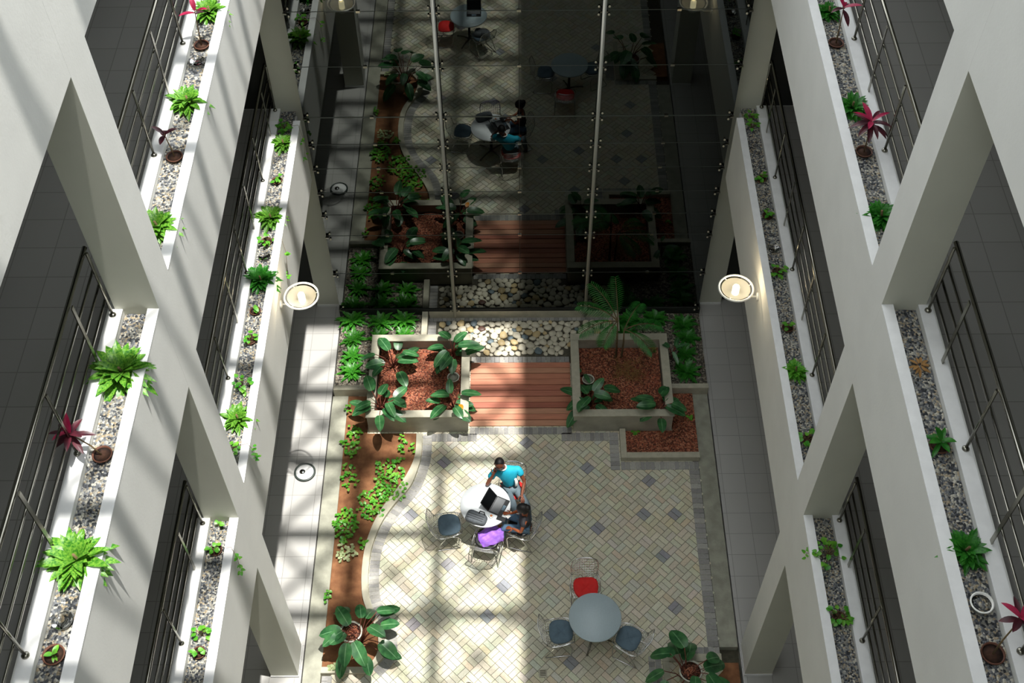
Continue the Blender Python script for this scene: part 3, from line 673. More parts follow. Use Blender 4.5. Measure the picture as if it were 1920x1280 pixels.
# big philodendrons
def phil(p, leaves, lab, name='philodendron', mat='lphil', rz=0, pt=None, scale=1, orange=None):
    e = empty(name, p, rz, lab, 'plant'); b, s, orr = MB(), MB(), MB(); z0 = 0
    if pt: pot(e, pt[0], pt[1], pt[2], 'soil' if len(pt) < 4 else pt[3], 0, pt[4] if len(pt) > 4 else 0, pt[5] if len(pt) > 5 else 0)
    for i, (az, d, h, L_, W_, el, tw) in enumerate(leaves):
        a = R(az); q = Vector((d*math.cos(a), d*math.sin(a), h))*scale
        s.tube([(0, 0, .02), tuple(Vector((q.x*.45, q.y*.45, q.z*.75))), tuple(q)], [.011, .008, .006], 5)
        (orr if i == orange else b).leaf(tuple(q), a+tw, L_*scale*(.42 if i == orange else 1), W_*scale*(.5 if i == orange else 1), R(el), .55, 'oval', 8, .13, 0, 1, .45*tw)
    s.build('stem', M['stemr'], e); b.build('foliage', [M[mat], M['lvein']], e)
    if orr.v: tag(orr.build('old_leaf', [M['lyel'], M['lyel']], e), 'single orange leaf')
    return e
def ring_leaves(n, seed, d=(.10, .22), h=(.15, .45), L_=(.27, .37), W_=(.14, .185), el=(0, 30)):
    rr = random.Random(seed); out = []
    for i in range(n):
        f = rr.uniform(.90, 1.18); out.append((i*137.5+rr.uniform(-32, 32), rr.uniform(*d), rr.uniform(*h), rr.uniform(*L_)*f, rr.uniform(*W_)*f, rr.uniform(el[0]-15, el[1]+2), rr.uniform(-.55, .55)))
    return out
def onplane(px, py, z, zb): q = at(px, py, z); return (q.x, q.y, zb)
phil(onplane(735, 668, .6, .27), ring_leaves(13, 1, (.08, .32), (.12, .48)), 'philodendron with broad drooping leaves in the far left corner of the left planter')
phil(onplane(848, 655, .6, .27), ring_leaves(14, 2, (.05, .24), (.12, .5)), 'philodendron in the far right corner of the left planter, reaching over the pebbles')
phil(onplane(712, 752, .65, .27), ring_leaves(15, 3, (.06, .30), (.18, .48), (.26, .36)), 'largest philodendron, hanging over the near left corner of the left planter')
phil(onplane(848, 745, .6, .27), ring_leaves(14, 4, (.05, .26), (.12, .48)), 'philodendron with one orange leaf at the near right corner of the left planter', orange=5)
phil(onplane(1108, 745, .55, .27), ring_leaves(14, 5, (.05, .28), (.12, .48)), 'dark philodendron at the near left corner of the right planter beside the deck')
phil(onplane(1236, 758, .6, .27), ring_leaves(14, 6, (.05, .26), (.12, .48)), 'dark philodendron over the near right corner of the right planter')
phil(onplane(1092, 690, .55, .27), ring_leaves(3, 7, (.03, .10), (.1, .3), (.18, .24), (.08, .1)), 'small dark climber on the left inner edge of the right planter', 'climbing_plant')
phil(onplane(1262, 655, .6, .27), ring_leaves(4, 8, (.05, .15), (.2, .4), (.25, .34), (.08, .1)), 'grey-green long-leaved plant over the right rim of the right planter', 'long_leaf_plant')
e = phil(onplane(672, 1190, .35, 0.0), ring_leaves(17, 9, (.16, .50), (.30, .80), (.32, .42), (.18, .23), (-15, 25)), 'large potted philodendron at the end of the curved kerb, lower left', pt=(.17, .34, 'potw', 'mulch', -.12, .06))
phil(onplane(1290, 1255, .45, 0.0), ring_leaves(16, 12, (.16, .48), (.30, .75), (.32, .42), (.18, .23), (-15, 25)), 'large dark potted philodendron at the bottom right beside the railing column', pt=(.17, .32, 'potw', 'mulch', .06, .03))
# small pot and dry roots in the right planter, pale pot in the left one
for (px, py, lab) in ((1103, 712, 'round pale pot with grey filling in the right planter beside the deck'), (850, 708, 'round pale pot half hidden under leaves in the left planter')):
    p = onplane(px, py, .42, .27); e = empty('round_pot', p, 0, lab, 'pot'); pot(e, .105, .17, 'potw', 'strip')
rt = MB(); rr = random.Random(5)
for i in range(150):
    a = rr.uniform(0, 6.28); l = rr.uniform(.08, .26); c0 = Vector((rr.uniform(-.22, .22), rr.uniform(-.18, .22), .02)); d = Vector((math.cos(a), math.sin(a), 0))
    n_ = Vector((-d.y, d.x, 0))*rr.uniform(-.05, .05); rt.tube([tuple(c0), tuple(c0+d*l*.5+n_+Vector((0, 0, .04))), tuple(c0+d*l)], .003, 4)
tag(rt.build('dry_roots', M['root'], loc=onplane(1180, 690, .4, .29)), 'tangle of dry tan roots on the mulch under the palm', 'roots', kind='stuff')
# areca palm
pb = onplane(1160, 668, .3, .28); e = empty('areca_palm', pb, 0, 'slender areca palm rising from the right planter in front of the glass', 'palm')
fr, stp = MB(), MB()
def frond(base, az, L_, e0, dr, w=.22, n=22):
    p = Vector(base); d = Vector((math.cos(az), math.sin(az), 0)); sd = Vector((-d.y, d.x, 0)); ptl = [tuple(p)]
    for i in range(n):
        t = i/n; ea = e0-dr*t; tg = d*math.cos(ea)+Vector((0, 0, 1))*math.sin(ea); p = p+tg*(L_/n); ptl.append(tuple(p))
        if t > .18:
            wl = w*math.sin(PI*min(1, (t-.1)/.95))**.6
            for s_ in (-1, 1):
                az2 = math.atan2((sd.y*s_*1.0+d.y*.65), (sd.x*s_+d.x*.65)); fr.leaf(tuple(p), az2, wl, .020, .25, .9, 'lance', 3, .2)
    stp.tube(ptl, [.009*(1-.8*i/len(ptl))+.002 for i in range(len(ptl))], 5, 1)
stp.tube([(-.05, .0, 0), (-.06, .02, .5), (-.08, .03, 1.05)], [.022, .018, .012], 7); stp.tube([(.05, .0, 0), (.06, .0, .45), (.05, .02, .8)], [.02, .016, .012], 7)
for az, L_, e0, dr in ((100, .85, 1.35, .5), (165, .80, .9, 1.3), (200, .75, .5, 1.2), (60, .70, .7, 1.3), (10, .75, .6, 1.5), (-40, .70, .5, 1.5), (135, .85, 1.1, 1.0), (240, .6, .5, 1.4)):
    frond((-.08, .03, 1.02) if az > 90 else (.05, .02, .78), R(az), L_, e0, dr)
stp.build('trunk', [M['trunk'], M['stem']], e); fr.build('fronds', M['lpalm'], e)
# creeping sweet potato clumps on the soil bed
def clump(px, py, rx, ry, n, seed, lab, mat='lvine'):
    p = at(px, py, .05); rr = random.Random(seed); b = MB()
    for i in range(int(n*1.25)):
        a = rr.uniform(0, 6.28); d = math.sqrt(rr.random()); b.leaf((rx*d*math.cos(a), ry*d*math.sin(a), rr.uniform(.03, .10)), rr.uniform(0, 6.28), rr.uniform(.045, .07), .05, rr.uniform(-.2, .4), .4, 'heart', 4, .12)
    e = empty('ground_cover', (p.x, p.y, .005), 0, lab, 'plant'); b.build('foliage', M[mat], e)
    s_ = MB()
    for i in range(max(3, n//5)):
        a = rr.uniform(0, 6.28); s_.tube([(0, 0, .01), (rx*.4*math.cos(a), ry*.4*math.sin(a), .03), (rx*.85*math.cos(a), ry*.85*math.sin(a), .03)], .003, 4)
    s_.build('runner', M['stem'], e)
for a in ((660, 828, .17, .34, 55, 1, 'ground cover along the left kerb below the big leaves of the planter'), (655, 895, .14, .28, 28, 2, 'sparse ground cover on the left side of the soil bed, halfway down'),
          (733, 905, .30, .38, 120, 3, 'widest ground cover patch, in the bulge of the curved kerb'), (690, 945, .22, .28, 50, 4, 'ground cover in the middle of the soil bed'),
          (647, 985, .20, .32, 90, 5, 'dense round ground cover patch at the left edge of the soil bed'), (755, 832, .08, .20, 16, 7, 'pale ground cover below the left planter wall'),
          (773, 842, .04, .14, 7, 8, 'few leaves between the planter and the curved kerb'), (745, 862, .16, .12, 14, 9, 'loose leaves at the inner side of the curved kerb, upper part'), (712, 868, .10, .16, 9, 10, 'tiny group of sprouts in the middle of the upper soil bed'),
          (703, 965, .14, .14, 18, 11, 'leaves right beside the curved kerb, at the foot of the wide patch'), (679, 1022, .06, .14, 10, 12, 'small row of sprouts against the curved kerb, below the patches'), (652, 766, .05, .08, 6, 13, 'tiny sprout below the low wall at the top of the soil bed'),
          (613, 1116, .06, .12, 9, 14, 'bright sprouts behind the large potted philodendron')):
    clump(*a)
clump(650, 1036, .17, .16, 34, 6, 'pale variegated ground cover clump alone on the lower soil bed', 'lpale')
clump(628, 1252, .09, .06, 12, 15, 'pale small sprig in the near corner of the soil bed', 'lpale')
clump(1190, 812, .05, .04, 8, 16, 'tiny green sprout in the low mulch bed on the right')
clump(1292, 785, .03, .03, 6, 17, 'tiny sprout near the concrete strip in the right mulch bed')

# ------------------------------------------------------------------ wall lamps and the floor light
def lamp(sx, x, y, z, X, lab):
    e = empty('wall_lamp', (x, y, z), 0, lab, 'lamp'); r_ = .245
    MB().lathe([(.03, -.12), (.14, -.085), (.205, -.01), (.208, -.01), (.142, -.09), (.03, -.126)], (0, 0, 0), 28).build('glass_bowl', M['frost'], e)
    MB().ring((0, 0, 0), r_, .015, 32).build('ring', M['white'], e)
    b = MB(); b.tube([(0, 0, -.10), (0, 0, .015)], .052, 14); b.ball((0, 0, .015), .052, 12); tag(b.build('bulb', M['bulb'], e), 'glowing warm bulb')
    MB().lathe([(.075, -.17), (.075, -.12), (.03, -.11)], (0, 0, 0), 16).build('socket', M['white'], e)
    b = MB(); wx = X-x; b.tube([(0, 0, -.15), (wx*.6, 0, -.19), (wx-sx*(-.0), 0, -.19)], .014, 8); b.lathe([(.06, 0), (.06, .02), (.03, .03)], (0, 0, 0), 14)
    for q in range(len(b.v)-42, len(b.v)): v = b.v[q]; b.v[q] = (wx-sx*v[2], v[1], -.19+v[0])
    b.build('bracket', M['white'], e)
    for a in (.3, 2.2, 4.2): MB().tube([(.205*math.cos(a), .205*math.sin(a), -.01), (r_*math.cos(a), r_*math.sin(a), 0)], .006, 5).build('ring_clip', M['white'], e)
    l = bpy.data.objects.new('lamp_light', bpy.data.lights.new('lamp_light', 'POINT')); col.objects.link(l); l.parent = e; l.location = (0, 0, .12); l.data.energy = 9; l.data.color = (1, .8, .5); l.data.shadow_soft_size = .05
lamp(-1, -3.11, 11.05, 4.72, XL, 'round glass wall lamp with white ring and glowing bulb on the left fascia')
lamp(1, 3.12, 11.13, 4.74, XR, 'round glass wall lamp with white ring and glowing bulb on the right fascia')
e = empty('floor_light', (-3.73, 10.98, 0.0), 0, 'round glass floor light set in the left corridor tiles', 'lamp')
MB().lathe([(.17, 0), (.19, .02), (.175, .035), (.155, .03), (.15, .0)], (0, 0, 0), 28).build('ring', M['edge'], e)
MB().lathe([(.155, .0), (.155, .02), (.10, .03), (0, .032)], (0, 0, 0), 24).build('lens', M['rim'], e)
MB().ball((-.04, 0, .03), .055, 12, (1, 1, .45)).build('lamp_dome', M['chrome'], e)

# ------------------------------------------------------------------ tables and wire chairs
FS = .93
def table(x, y, dia, top, lab, rz=0):
    e = empty('round_table', (x, y, 0), rz, lab, 'table'); r_ = dia/2
    MB().lathe([(0, .70), (r_-.02, .70), (r_, .705), (r_, .722), (r_-.006, .728), (0, .728)], (0, 0, 0), 48).build('tabletop', M[top], e)
    MB().lathe([(.03, .05), (.028, .66), (.10, .70)], (0, 0, 0), 16).build('pedestal', M['steel'], e)
    for i in range(4):
        a = PI/2*i+.35; b = MB(); b.tube([(0, 0, .07), (.18*math.cos(a), .18*math.sin(a), .06), (.33*math.cos(a), .33*math.sin(a), .02)], [.02, .017, .013], 8); b.ball((.33*math.cos(a), .33*math.sin(a), .015), .02, 8); b.build('foot', M['steel'], e)
    return e
def seat_profile(t):                     # t 0 front edge .. 1 top of the back -> (y, z, half width)
    P_ = [(.25, .425, .20), (.16, .435, .235), (0, .405, .255), (-.14, .385, .25), (-.22, .42, .225), (-.27, .52, .225), (-.31, .64, .245), (-.35, .77, .215), (-.36, .80, .15)]
    f = t*(len(P_)-1); i = min(int(f), len(P_)-2); f -= i
    return tuple(a+(b-a)*f for a, b in zip(P_[i], P_[i+1]))
def sp(t, s_):
    y, z, w = seat_profile(t); k = abs(s_)**2
    return (w*s_, y+(.03*k if t > .5 else -.01*k), z+(.045*k if t < .55 else 0))
def make_chair(cush):
    e = empty('wire_chair', (0, 0, 0)); e.scale = (FS,)*3
    b = MB()
    for i in range(11): s_ = -1+2*(i+.5)/11; b.tube([sp(t/16, s_) for t in range(17)], .0035, 4)
    for i in range(1, 18): t = i/18; b.tube([sp(t, -1+j/3) for j in range(7)], .0035, 4)
    b.build('wire_shell', M['chrome'], e)
    rim = [sp(t/14, -1) for t in range(15)]+[sp(1, -1+j/3) for j in range(1, 6)]+[sp(1-t/14, 1) for t in range(15)]+[sp(0, 1-j/3) for j in range(1, 6)]
    MB().tube(rim, .008, 6, closed=True).build('rim', M['chrome'], e)
    for s_ in (-1, 1):
        x = .215*s_; MB().tube([(x*.9, -.05, .39), (x, .17, .36), (x*1.08, .21, .30), (x*1.12, .19, .03), (x*1.12, .16, .012), (x*1.12, -.22, .012), (x*1.12, -.25, .03), (x*1.05, -.10, .30), (x*.9, -.02, .385)], .010, 7).build('leg', M['chrome'], e)
    MB().tube([(-.2, -.03, .375), (.2, -.03, .375)], .008, 6).build('crossbar', M['chrome'], e)
    if cush:
        c = MB(); n = 20; out = []
        for k_ in range(n):
            a = 2*PI*k_/n; cx = abs(math.cos(a))**.65*math.copysign(1, math.cos(a)); cy = abs(math.sin(a))**.65*math.copysign(1, math.sin(a))
            out.append((cx*(.215-.03*(cy > 0)*cy), .035+cy*.20))
        nn = len(c.v); rings = [(.93, .0), (1, .012), (1, .03), (.9, .045), (.55, .05), (0.02, .047)]
        for f, dz in rings:
            for x, y in out: c.v.append((x*f, .035+(y-.035)*f, .428+dz+(.02*(x*f/.2)**2)+.006*math.sin(x*40)*(dz > .04)))
        for i in range(len(rings)-1):
            for k_ in range(n): k2 = (k_+1) % n; c.face((nn+i*n+k_, nn+i*n+k2, nn+(i+1)*n+k2, nn+(i+1)*n+k_), 0, True)
        c.face(tuple(nn+(len(rings)-1)*n+k_ for k_ in range(n))); c.face(tuple(nn+k_ for k_ in reversed(range(n))))
        tag(c.build('seat_cushion', M[cush], e), '%s seat cushion' % ('red' if cush == 'red' else 'slate blue' if cush == 'cushion' else 'black'))
    return e
protoc = {}
def chair(cush, x, y, face, lab):
    """face = direction (degrees) in which someone seated on it would look"""
    if cush not in protoc: e = protoc[cush] = make_chair(cush)
    else: e = copy_tree(protoc[cush])
    e.location = (x, y, 0); e.rotation_euler = (0, 0, R(face-90)); e['label'] = lab; e['category'] = 'chair'; e['group'] = 'wire chairs of the courtyard'
    return e
table(-.56, 9.91, .83, 'whitetop', 'round white table in the sun where the two people sit', .4)
table(1.152, 7.93, .81, 'greytop', 'round pale blue-grey table in the shade, set with three chairs', .9)
table(-1.10, 6.18, .84, 'greytop', 'round pale table at the near end of the court, seen only in the glass', .2)
chair('cushion', -1.19, 9.70, 8, 'empty wire chair with slate cushion at the left of the white table')
chair('black', -.53, 9.42, 78, 'wire chair before the white table carrying the purple cloth')
chair('black', .03, 9.68, 165, 'wire chair with the woman sitting on it, right of the white table')
chair('red', -.13, 10.40, 262, 'wire chair with the man in turquoise on it, behind the white table')
chair('red', 1.045, 8.60, 273, 'wire chair with bright red cushion pushed under the blue-grey table')
chair('cushion', .60, 7.82, 5, 'wire chair with dark blue cushion on the left side of the blue-grey table')
chair('cushion', 1.70, 7.70, 152, 'wire chair with dark blue cushion on the right side of the blue-grey table')
chair('red', -1.66, 6.20, 0, 'wire chair with red cushion at the near-end table, mirrored in the glass')
chair('cushion', -.80, 6.55, 235, 'wire chair holding a backpack at the near-end table, mirrored in the glass')
# ------------------------------------------------------------------ laptops, bags, phone
def laptop(x, y, z, rz, lab):
    """rz = direction the screen faces, degrees"""
    e = empty('laptop', (x, y, z), R(rz+90), lab, 'laptop')
    MB().box(-.165, .165, -.115, .115, 0, .017).build('base', M['black'], e, bevel=.004)
    MB().box(-.145, .145, -.045, .10, .017, .0195).build('keyboard', M['keys'], e)
    MB().box(-.05, .05, -.0 + .115-.215, -.055, .017, .019).build('touchpad', M['bagd'], e) if 0 else MB().box(-.05, .05, -.105, -.055, .017, .0188).build('touchpad', M['cushion'], e)
    a = R(38); b = MB(); c_, s_ = math.cos(a), math.sin(a)
    def q(u, h, w): return (u, .118+h*s_+w*c_, .012+h*c_-w*s_)
    n = len(b.v); b.v += [q(u, h, w) for w in (0, .010) for u, h in ((-.165, 0), (.165, 0), (.165, .225), (-.165, .225))]
    for f in ((0, 1, 2, 3), (7, 6, 5, 4), (0, 4, 5, 1), (1, 5, 6, 2), (2, 6, 7, 3), (3, 7, 4, 0)): b.face(f)
    b.build('lid', M['black'], e)
    b = MB(); b.v += [q(u, h, -.001) for u, h in ((-.15, .015), (.15, .015), (.15, .21), (-.15, .21))]; b.face((0, 1, 2, 3)); b.build('screen', M['screen'], e)
    return e
laptop(-.33, 9.87, .729, -26, 'open black laptop on the white table, screen turned to the woman')
laptop(-.98, 6.12, .729, 90, 'open dark laptop on the near-end table mirrored in the glass')
def backpack(loc, rz, lab, L_=.36, W_=.25, H_=.12, tilt=0):
    e = empty('backpack', loc, R(rz), lab, 'bag'); e.rotation_euler[0] = R(tilt); b = MB(); n = 20; pr_ = [(.0, .86), (.03, .98), (.5, 1), (.85, .93), (1, .72)]
    nn = 0
    for z, f in pr_:
        for k_ in range(n):
            a = 2*PI*k_/n; cx = abs(math.cos(a))**.5*math.copysign(1, math.cos(a)); cy = abs(math.sin(a))**.5*math.copysign(1, math.sin(a)); b.v.append((cx*L_/2*f, cy*W_/2*f*(1-.12*(cx > 0)), z*H_))
    for i in range(len(pr_)-1):
        for k_ in range(n): k2 = (k_+1) % n; b.face((i*n+k_, i*n+k2, (i+1)*n+k2, (i+1)*n+k_), 0, True)
    b.face(tuple((len(pr_)-1)*n+k_ for k_ in range(n))); b.face(tuple(reversed(range(n)))); b.build('body', M['bag'], e)
    for y in (-.07, -.025, .02): MB().box(-L_*.40, L_*.36, y*W_/.25, (y+.010)*W_/.25, H_-.004, H_+.004).build('stripe', M['bagd'], e)
    MB().tube([(.02, W_*.30, H_), (.03, W_*.42, H_+.03), (.10, W_*.44, H_+.03), (.12, W_*.30, H_)], .010, 7).build('handle', M['bagd'], e)
    MB().box(-L_*.3, L_*.3, W_*.36, W_*.40, H_*.3, H_*.9).build('zip', M['bagd'], e)
backpack((-.70, 9.64, .729), -22, 'grey striped backpack lying on the near edge of the white table', .36, .22, .10)
backpack((-.80, 6.55, .455), 15, 'grey backpack lying on a chair at the near-end table')
b = MB(); b.box(-.04, .04, -.075, .075, 0, .010); tag(b.build('mobile_phone', M['black'], loc=(-.30, 9.645, .729), bevel=.003), 'black mobile phone on the white table near the woman', 'phone').rotation_euler = (0, 0, 1.2)
e = empty('small_box', (-.46, 9.69, .729), .6, 'small orange and white box on the white table beside the backpack', 'box'); MB().box(-.04, .03, -.035, .035, 0, .025).build('box_body', M['polow'], e, bevel=.004); MB().ball((-.0, 0, .027), .022, 8, (1, 1, .5)).build('orange_dot', M['orange'], e)
b = MB(); b.box(-.035, .035, -.05, .05, 0, .012); tag(b.build('adapter', M['white'], loc=(-.20, 9.70, .729), bevel=.004), 'small white adapter on the table at the corner of the laptop', 'adapter').rotation_euler = (0, 0, .8)
# purple cloth heaped on the chair before the table
pc = MB(); n = 18; rr = random.Random(8)
for i in range(n+1):
    for j in range(n+1):
        u, v = i/n*2-1, j/n*2-1; f = 1-.22*abs(u*v); r2 = math.hypot(u, v)
        pc.v.append((u*.185*f, v*.16*f, .05+.075*max(0, 1-r2*.85)+.018*math.sin(u*7+v*3)+.012*math.sin(v*11-u*4)-.05*max(0, r2-.85)))
for i in range(n):
    for j in range(n): a = i*(n+1)+j; pc.face((a, a+n+1, a+n+2, a+1), 0, True)
o = pc.build('purple_cloth', M['purple'], loc=(-.47, 9.47, .425)); o.rotation_euler = (0, 0, .35); o.scale = (1.22, 1.1, 1); sd = o.modifiers.new('thick', 'SOLIDIFY'); sd.thickness = .02; sb = o.modifiers.new('smooth', 'SUBSURF'); sb.levels = sb.render_levels = 1
tag(o, 'bright purple folded cloth on the chair between backpack and woman', 'cloth')

# ------------------------------------------------------------------ people
def figure(e, name, J, E_, mat, root=0, sub=2):
    """one continuous skinned body from joints J = {key: (pos, rx, ry)} and edges"""
    keys = list(J); idx = {k_: i for i, k_ in enumerate(keys)}
    bm = bmesh.new(); sl_ = bm.verts.layers.skin.verify(); vs_ = []
    for k_ in keys:
        p, rx, ry = J[k_]; v = bm.verts.new(p); v[sl_].radius = (rx, ry); v[sl_].use_root = (k_ == keys[root]); vs_.append(v)
    for a, b in E_: bm.edges.new((vs_[idx[a]], vs_[idx[b]]))
    me = bpy.data.meshes.new(name); bm.to_mesh(me); bm.free(); me.materials.append(mat)
    o = bpy.data.objects.new(name, me); col.objects.link(o); o.parent = e
    m = o.modifiers.new('skin', 'SKIN'); m.use_smooth_shade = True; m.branch_smoothing = .5
    s_ = o.modifiers.new('sub', 'SUBSURF'); s_.levels = s_.render_levels = sub
    return o
V = Vector
def head(e, c, fwd, upv, r_, skin, face=True):
    """head with brow, nose, lips, ears, chin: a deformed ball; returns its frame"""
    f = V(fwd).normalized(); u = (V(upv)-f*V(upv).dot(f)).normalized(); s_ = f.cross(u); c = V(c); b = MB(); n, k = 24, 18
    for i in range(k+1):
        th = PI*i/k
        for j in range(n):
            ph = 2*PI*j/n; x, y, z = math.sin(th)*math.cos(ph), math.sin(th)*math.sin(ph), math.cos(th)   # x front, y side, z up
            X, Y, Z = x*1.02, y*.80, z*1.18
            if z < -.1: Y *= 1-.32*(-z-.1); X *= 1-.12*(-z)
            if x > .3 and -.25 < z < .2 and abs(y) < .18: X += .20*(1-abs(y)/.18)*(1-abs(z+.03)/.25)
            if x > .5 and .05 < z < .3 and .15 < abs(y) < .5: X -= .06
            if x > .5 and -.55 < z < -.38 and abs(y) < .3: X += .06
            if x > .3 and z < -.75: X += .10
            b.v.append(tuple(c+(f*X+s_*Y+u*Z)*r_))
    for i in range(k):
        for j in range(n): j2 = (j+1) % n; b.face((i*n+j, (i+1)*n+j, (i+1)*n+j2, i*n+j2), 0, True)
    for sg in (-1, 1): b.ball(tuple(c+(s_*sg*.80-f*.05-u*.02)*r_), r_*.2, 8, (.8, .8, 1.1))
    return b, f, u, s_
def cap_hair(e, c, f, u, s_, r_, mat, name='hair', lim=.1, fat=1.06, back=0):
    b = MB(); n, k = 22, 14; c = V(c)
    for i in range(k+1):
        th = PI*.80*i/k
        for j in range(n):
            ph = 2*PI*j/n; x, y = math.cos(ph), math.sin(ph); tt = th
            front = max(0, x); mx = (.43-.25*front)*PI if not back else (.62-.24*front)*PI
            tt = min(th, mx)
            X, Y, Z = math.sin(tt)*x*1.03-.03, math.sin(tt)*y*.84, math.cos(tt)*1.18
            b.v.append(tuple(c+(f*X+s_*Y+u*Z)*r_*fat))
    for i in range(k):
        for j in range(n): j2 = (j+1) % n; b.face((i*n+j, (i+1)*n+j, (i+1)*n+j2, i*n+j2), 0, True)
    return b.build(name, M[mat], e)
def hand(wrist, fwd, up_, sz, curl=.5, side=1):
    """palm, four unequal bent fingers and a thumb as joints for the skin modifier; returns J, E with prefix"""
    f = V(fwd).normalized(); u = (V(up_)-f*V(up_).dot(f)).normalized(); s_ = f.cross(u)*side; w = V(wrist); J, E_ = {}, []
    return f, u, s_, w
def add_hand(J, E_, pre, wrist, fwd, up_, sz=1.0, curl=.6, side=1):
    f, u, s_, w = hand(wrist, fwd, up_, sz, curl, side); c = w+f*.045*sz
    J[pre+'palm'] = (c, .026*sz, .014*sz); E_.append((pre+'wrist', pre+'palm'))
    for i, (off, ln) in enumerate(((-.027, .066), (-.009, .076), (.009, .072), (.026, .056))):
        k0 = c+f*.035*sz+s_*off*sz; a = curl*.5; d1 = f*math.cos(a)-u*math.sin(a); d2 = f*math.cos(a*2.2)-u*math.sin(a*2.2)
        J[pre+'k%d' % i] = (k0, .0088*sz, .0088*sz); J[pre+'m%d' % i] = (k0+d1*ln*.5*sz, .0080*sz, .0080*sz); J[pre+'t%d' % i] = (k0+(d1*.5+d2*.5)*ln*sz, .0066*sz, .0066*sz)
        E_ += [(pre+'palm', pre+'k%d' % i), (pre+'k%d' % i, pre+'m%d' % i), (pre+'m%d' % i, pre+'t%d' % i)]
    t0 = w+f*.02*sz-s_*.03*sz; J[pre+'th0'] = (t0, .011*sz, .011*sz); J[pre+'th1'] = (t0+(f*.6-s_*.7-u*.25)*.035*sz, .0095*sz, .0095*sz); J[pre+'th2'] = (t0+(f*1.0-s_*.75-u*.5)*.058*sz, .0078*sz, .0078*sz)
    E_ += [(pre+'palm', pre+'th0'), (pre+'th0', pre+'th1'), (pre+'th1', pre+'th2')]

# the man in the turquoise polo
e = empty('person', (-.15, 10.36, 0), 0, 'seated person in turquoise polo shirt, elbow on the white table, hand at the face', 'person')
O = V(e.location)
def l(x, y, z): return V((x, y, z))-O
hipM = l(-.15, 10.38, .52); chest = l(-.21, 10.43, .86); neck = l(-.27, 10.46, 1.01); hd = l(-.325, 10.44, 1.13)
shR, shL = l(-.42, 10.42, .93), l(-.02, 10.47, .93); elR, wrR = l(-.54, 10.245, .765), l(-.425, 10.33, .98)
elL, wrL = l(.085, 10.35, .72), l(.04, 10.15, .64)
hipR, hipL = l(-.22, 10.33, .50), l(-.07, 10.36, .50); knR, knL = l(-.10, 10.01, .53), l(.12, 10.02, .53); anR, anL = l(-.05, 9.93, .10), l(.17, 9.92, .10); toR, toL = l(-.04, 9.80, .045), l(.19, 9.79, .045)
J = {'pelvis': (hipM, .10, .10), 'chest': (chest, .095, .075), 'neck': (neck, .045, .045), 'skull': (hd+V((0, .01, -.02)), .05, .05),
     'shR': (shR, .040, .040), 'elR': (elR, .034, .034), 'r_wrist': (wrR, .024, .024), 'shL': (shL, .040, .040), 'elL': (elL, .034, .034), 'l_wrist': (wrL, .024, .024),
     'hipR': (hipR, .07, .07), 'knR': (knR, .05, .05), 'anR': (anR, .034, .034), 'toR': (toR, .03, .024), 'hipL': (hipL, .07, .07), 'knL': (knL, .05, .05), 'anL': (anL, .034, .034), 'toL': (toL, .03, .024)}
E_ = [('pelvis', 'chest'), ('chest', 'neck'), ('neck', 'skull'), ('chest', 'shR'), ('shR', 'elR'), ('elR', 'r_wrist'), ('chest', 'shL'), ('shL', 'elL'), ('elL', 'l_wrist'),
      ('pelvis', 'hipR'), ('hipR', 'knR'), ('knR', 'anR'), ('anR', 'toR'), ('pelvis', 'hipL'), ('hipL', 'knL'), ('knL', 'anL'), ('anL', 'toL')]
add_hand(J, E_, 'r_', wrR, (.35, .35, .85), (-.2, -.9, .3), .95, .9, 1)
add_hand(J, E_, 'l_', wrL, (.12, -.95, -.18), (0, -.1, 1), 1.0, .35, -1)
figure(e, 'body', J, E_, M['skin'])
hb, f_, u_, s_ = head(e, hd, (.03, -.97, -.12), (0, -.1, 1), .098, None); hb.build('head', M['skin'], e)
cap_hair(e, hd, f_, u_, s_, .098, 'hair', fat=1.035)
b = MB(); cc = V(hd)+f_*.100+u_*.012; b.tube([tuple(cc-s_*.075-f_*.03), tuple(cc-s_*.05), tuple(cc), tuple(cc+s_*.05), tuple(cc+s_*.075-f_*.03)], [.006, .016, .009, .016, .006], 8); b.build('sunglasses', M['black'], e)
figure(e, 'polo_shirt', {'hip': (hipM+V((-.01, 0, .03)), .118, .112), 'belly': (l(-.17, 10.40, .68), .140, .130), 'chest': (chest+V((0, 0, 0)), .160, .135), 'collar': (neck+V((0, .005, -.03)), .080, .075), 'sr': (shR, .078, .074), 'sr2': (shR.lerp(elR, .55), .064, .060), 'slf': (shL, .078, .074), 'sl2': (shL.lerp(elL, .55), .064, .060)},
       [('hip', 'belly'), ('belly', 'chest'), ('chest', 'collar'), ('chest', 'sr'), ('sr', 'sr2'), ('chest', 'slf'), ('slf', 'sl2')], M['teal'])
figure(e, 'white_side_panel', {'a': (l(-.07, 10.335, .84), .022, .016), 'b': (l(-.045, 10.315, .74), .040, .02), 'c': (l(-.05, 10.31, .64), .034, .02)}, [('a', 'b'), ('b', 'c')], M['polow'])
MB().ring((neck.x-.005, neck.y-.012, neck.z-.0), .060, .012, 18).build('collar', M['polow'], e)
figure(e, 'trousers', {'p': (hipM, .118, .112), 'hr': (hipR, .084, .084), 'kr': (knR, .066, .066), 'ar': (anR+V((0, 0, .03)), .048, .048), 'hl': (hipL, .084, .084), 'kl': (knL, .066, .066), 'al': (anL+V((0, 0, .03)), .048, .048)},
       [('p', 'hr'), ('hr', 'kr'), ('kr', 'ar'), ('p', 'hl'), ('hl', 'kl'), ('kl', 'al')], M['trouser'])
for a_, t_ in ((anR, toR), (anL, toL)): figure(e, 'shoe', {'h': (a_+V((0, .03, -.055)), .042, .038), 'm': (a_.lerp(t_, .5)+V((0, 0, -.02)), .042, .036), 't': (t_, .038, .028)}, [('h', 'm'), ('m', 't')], M['black'])
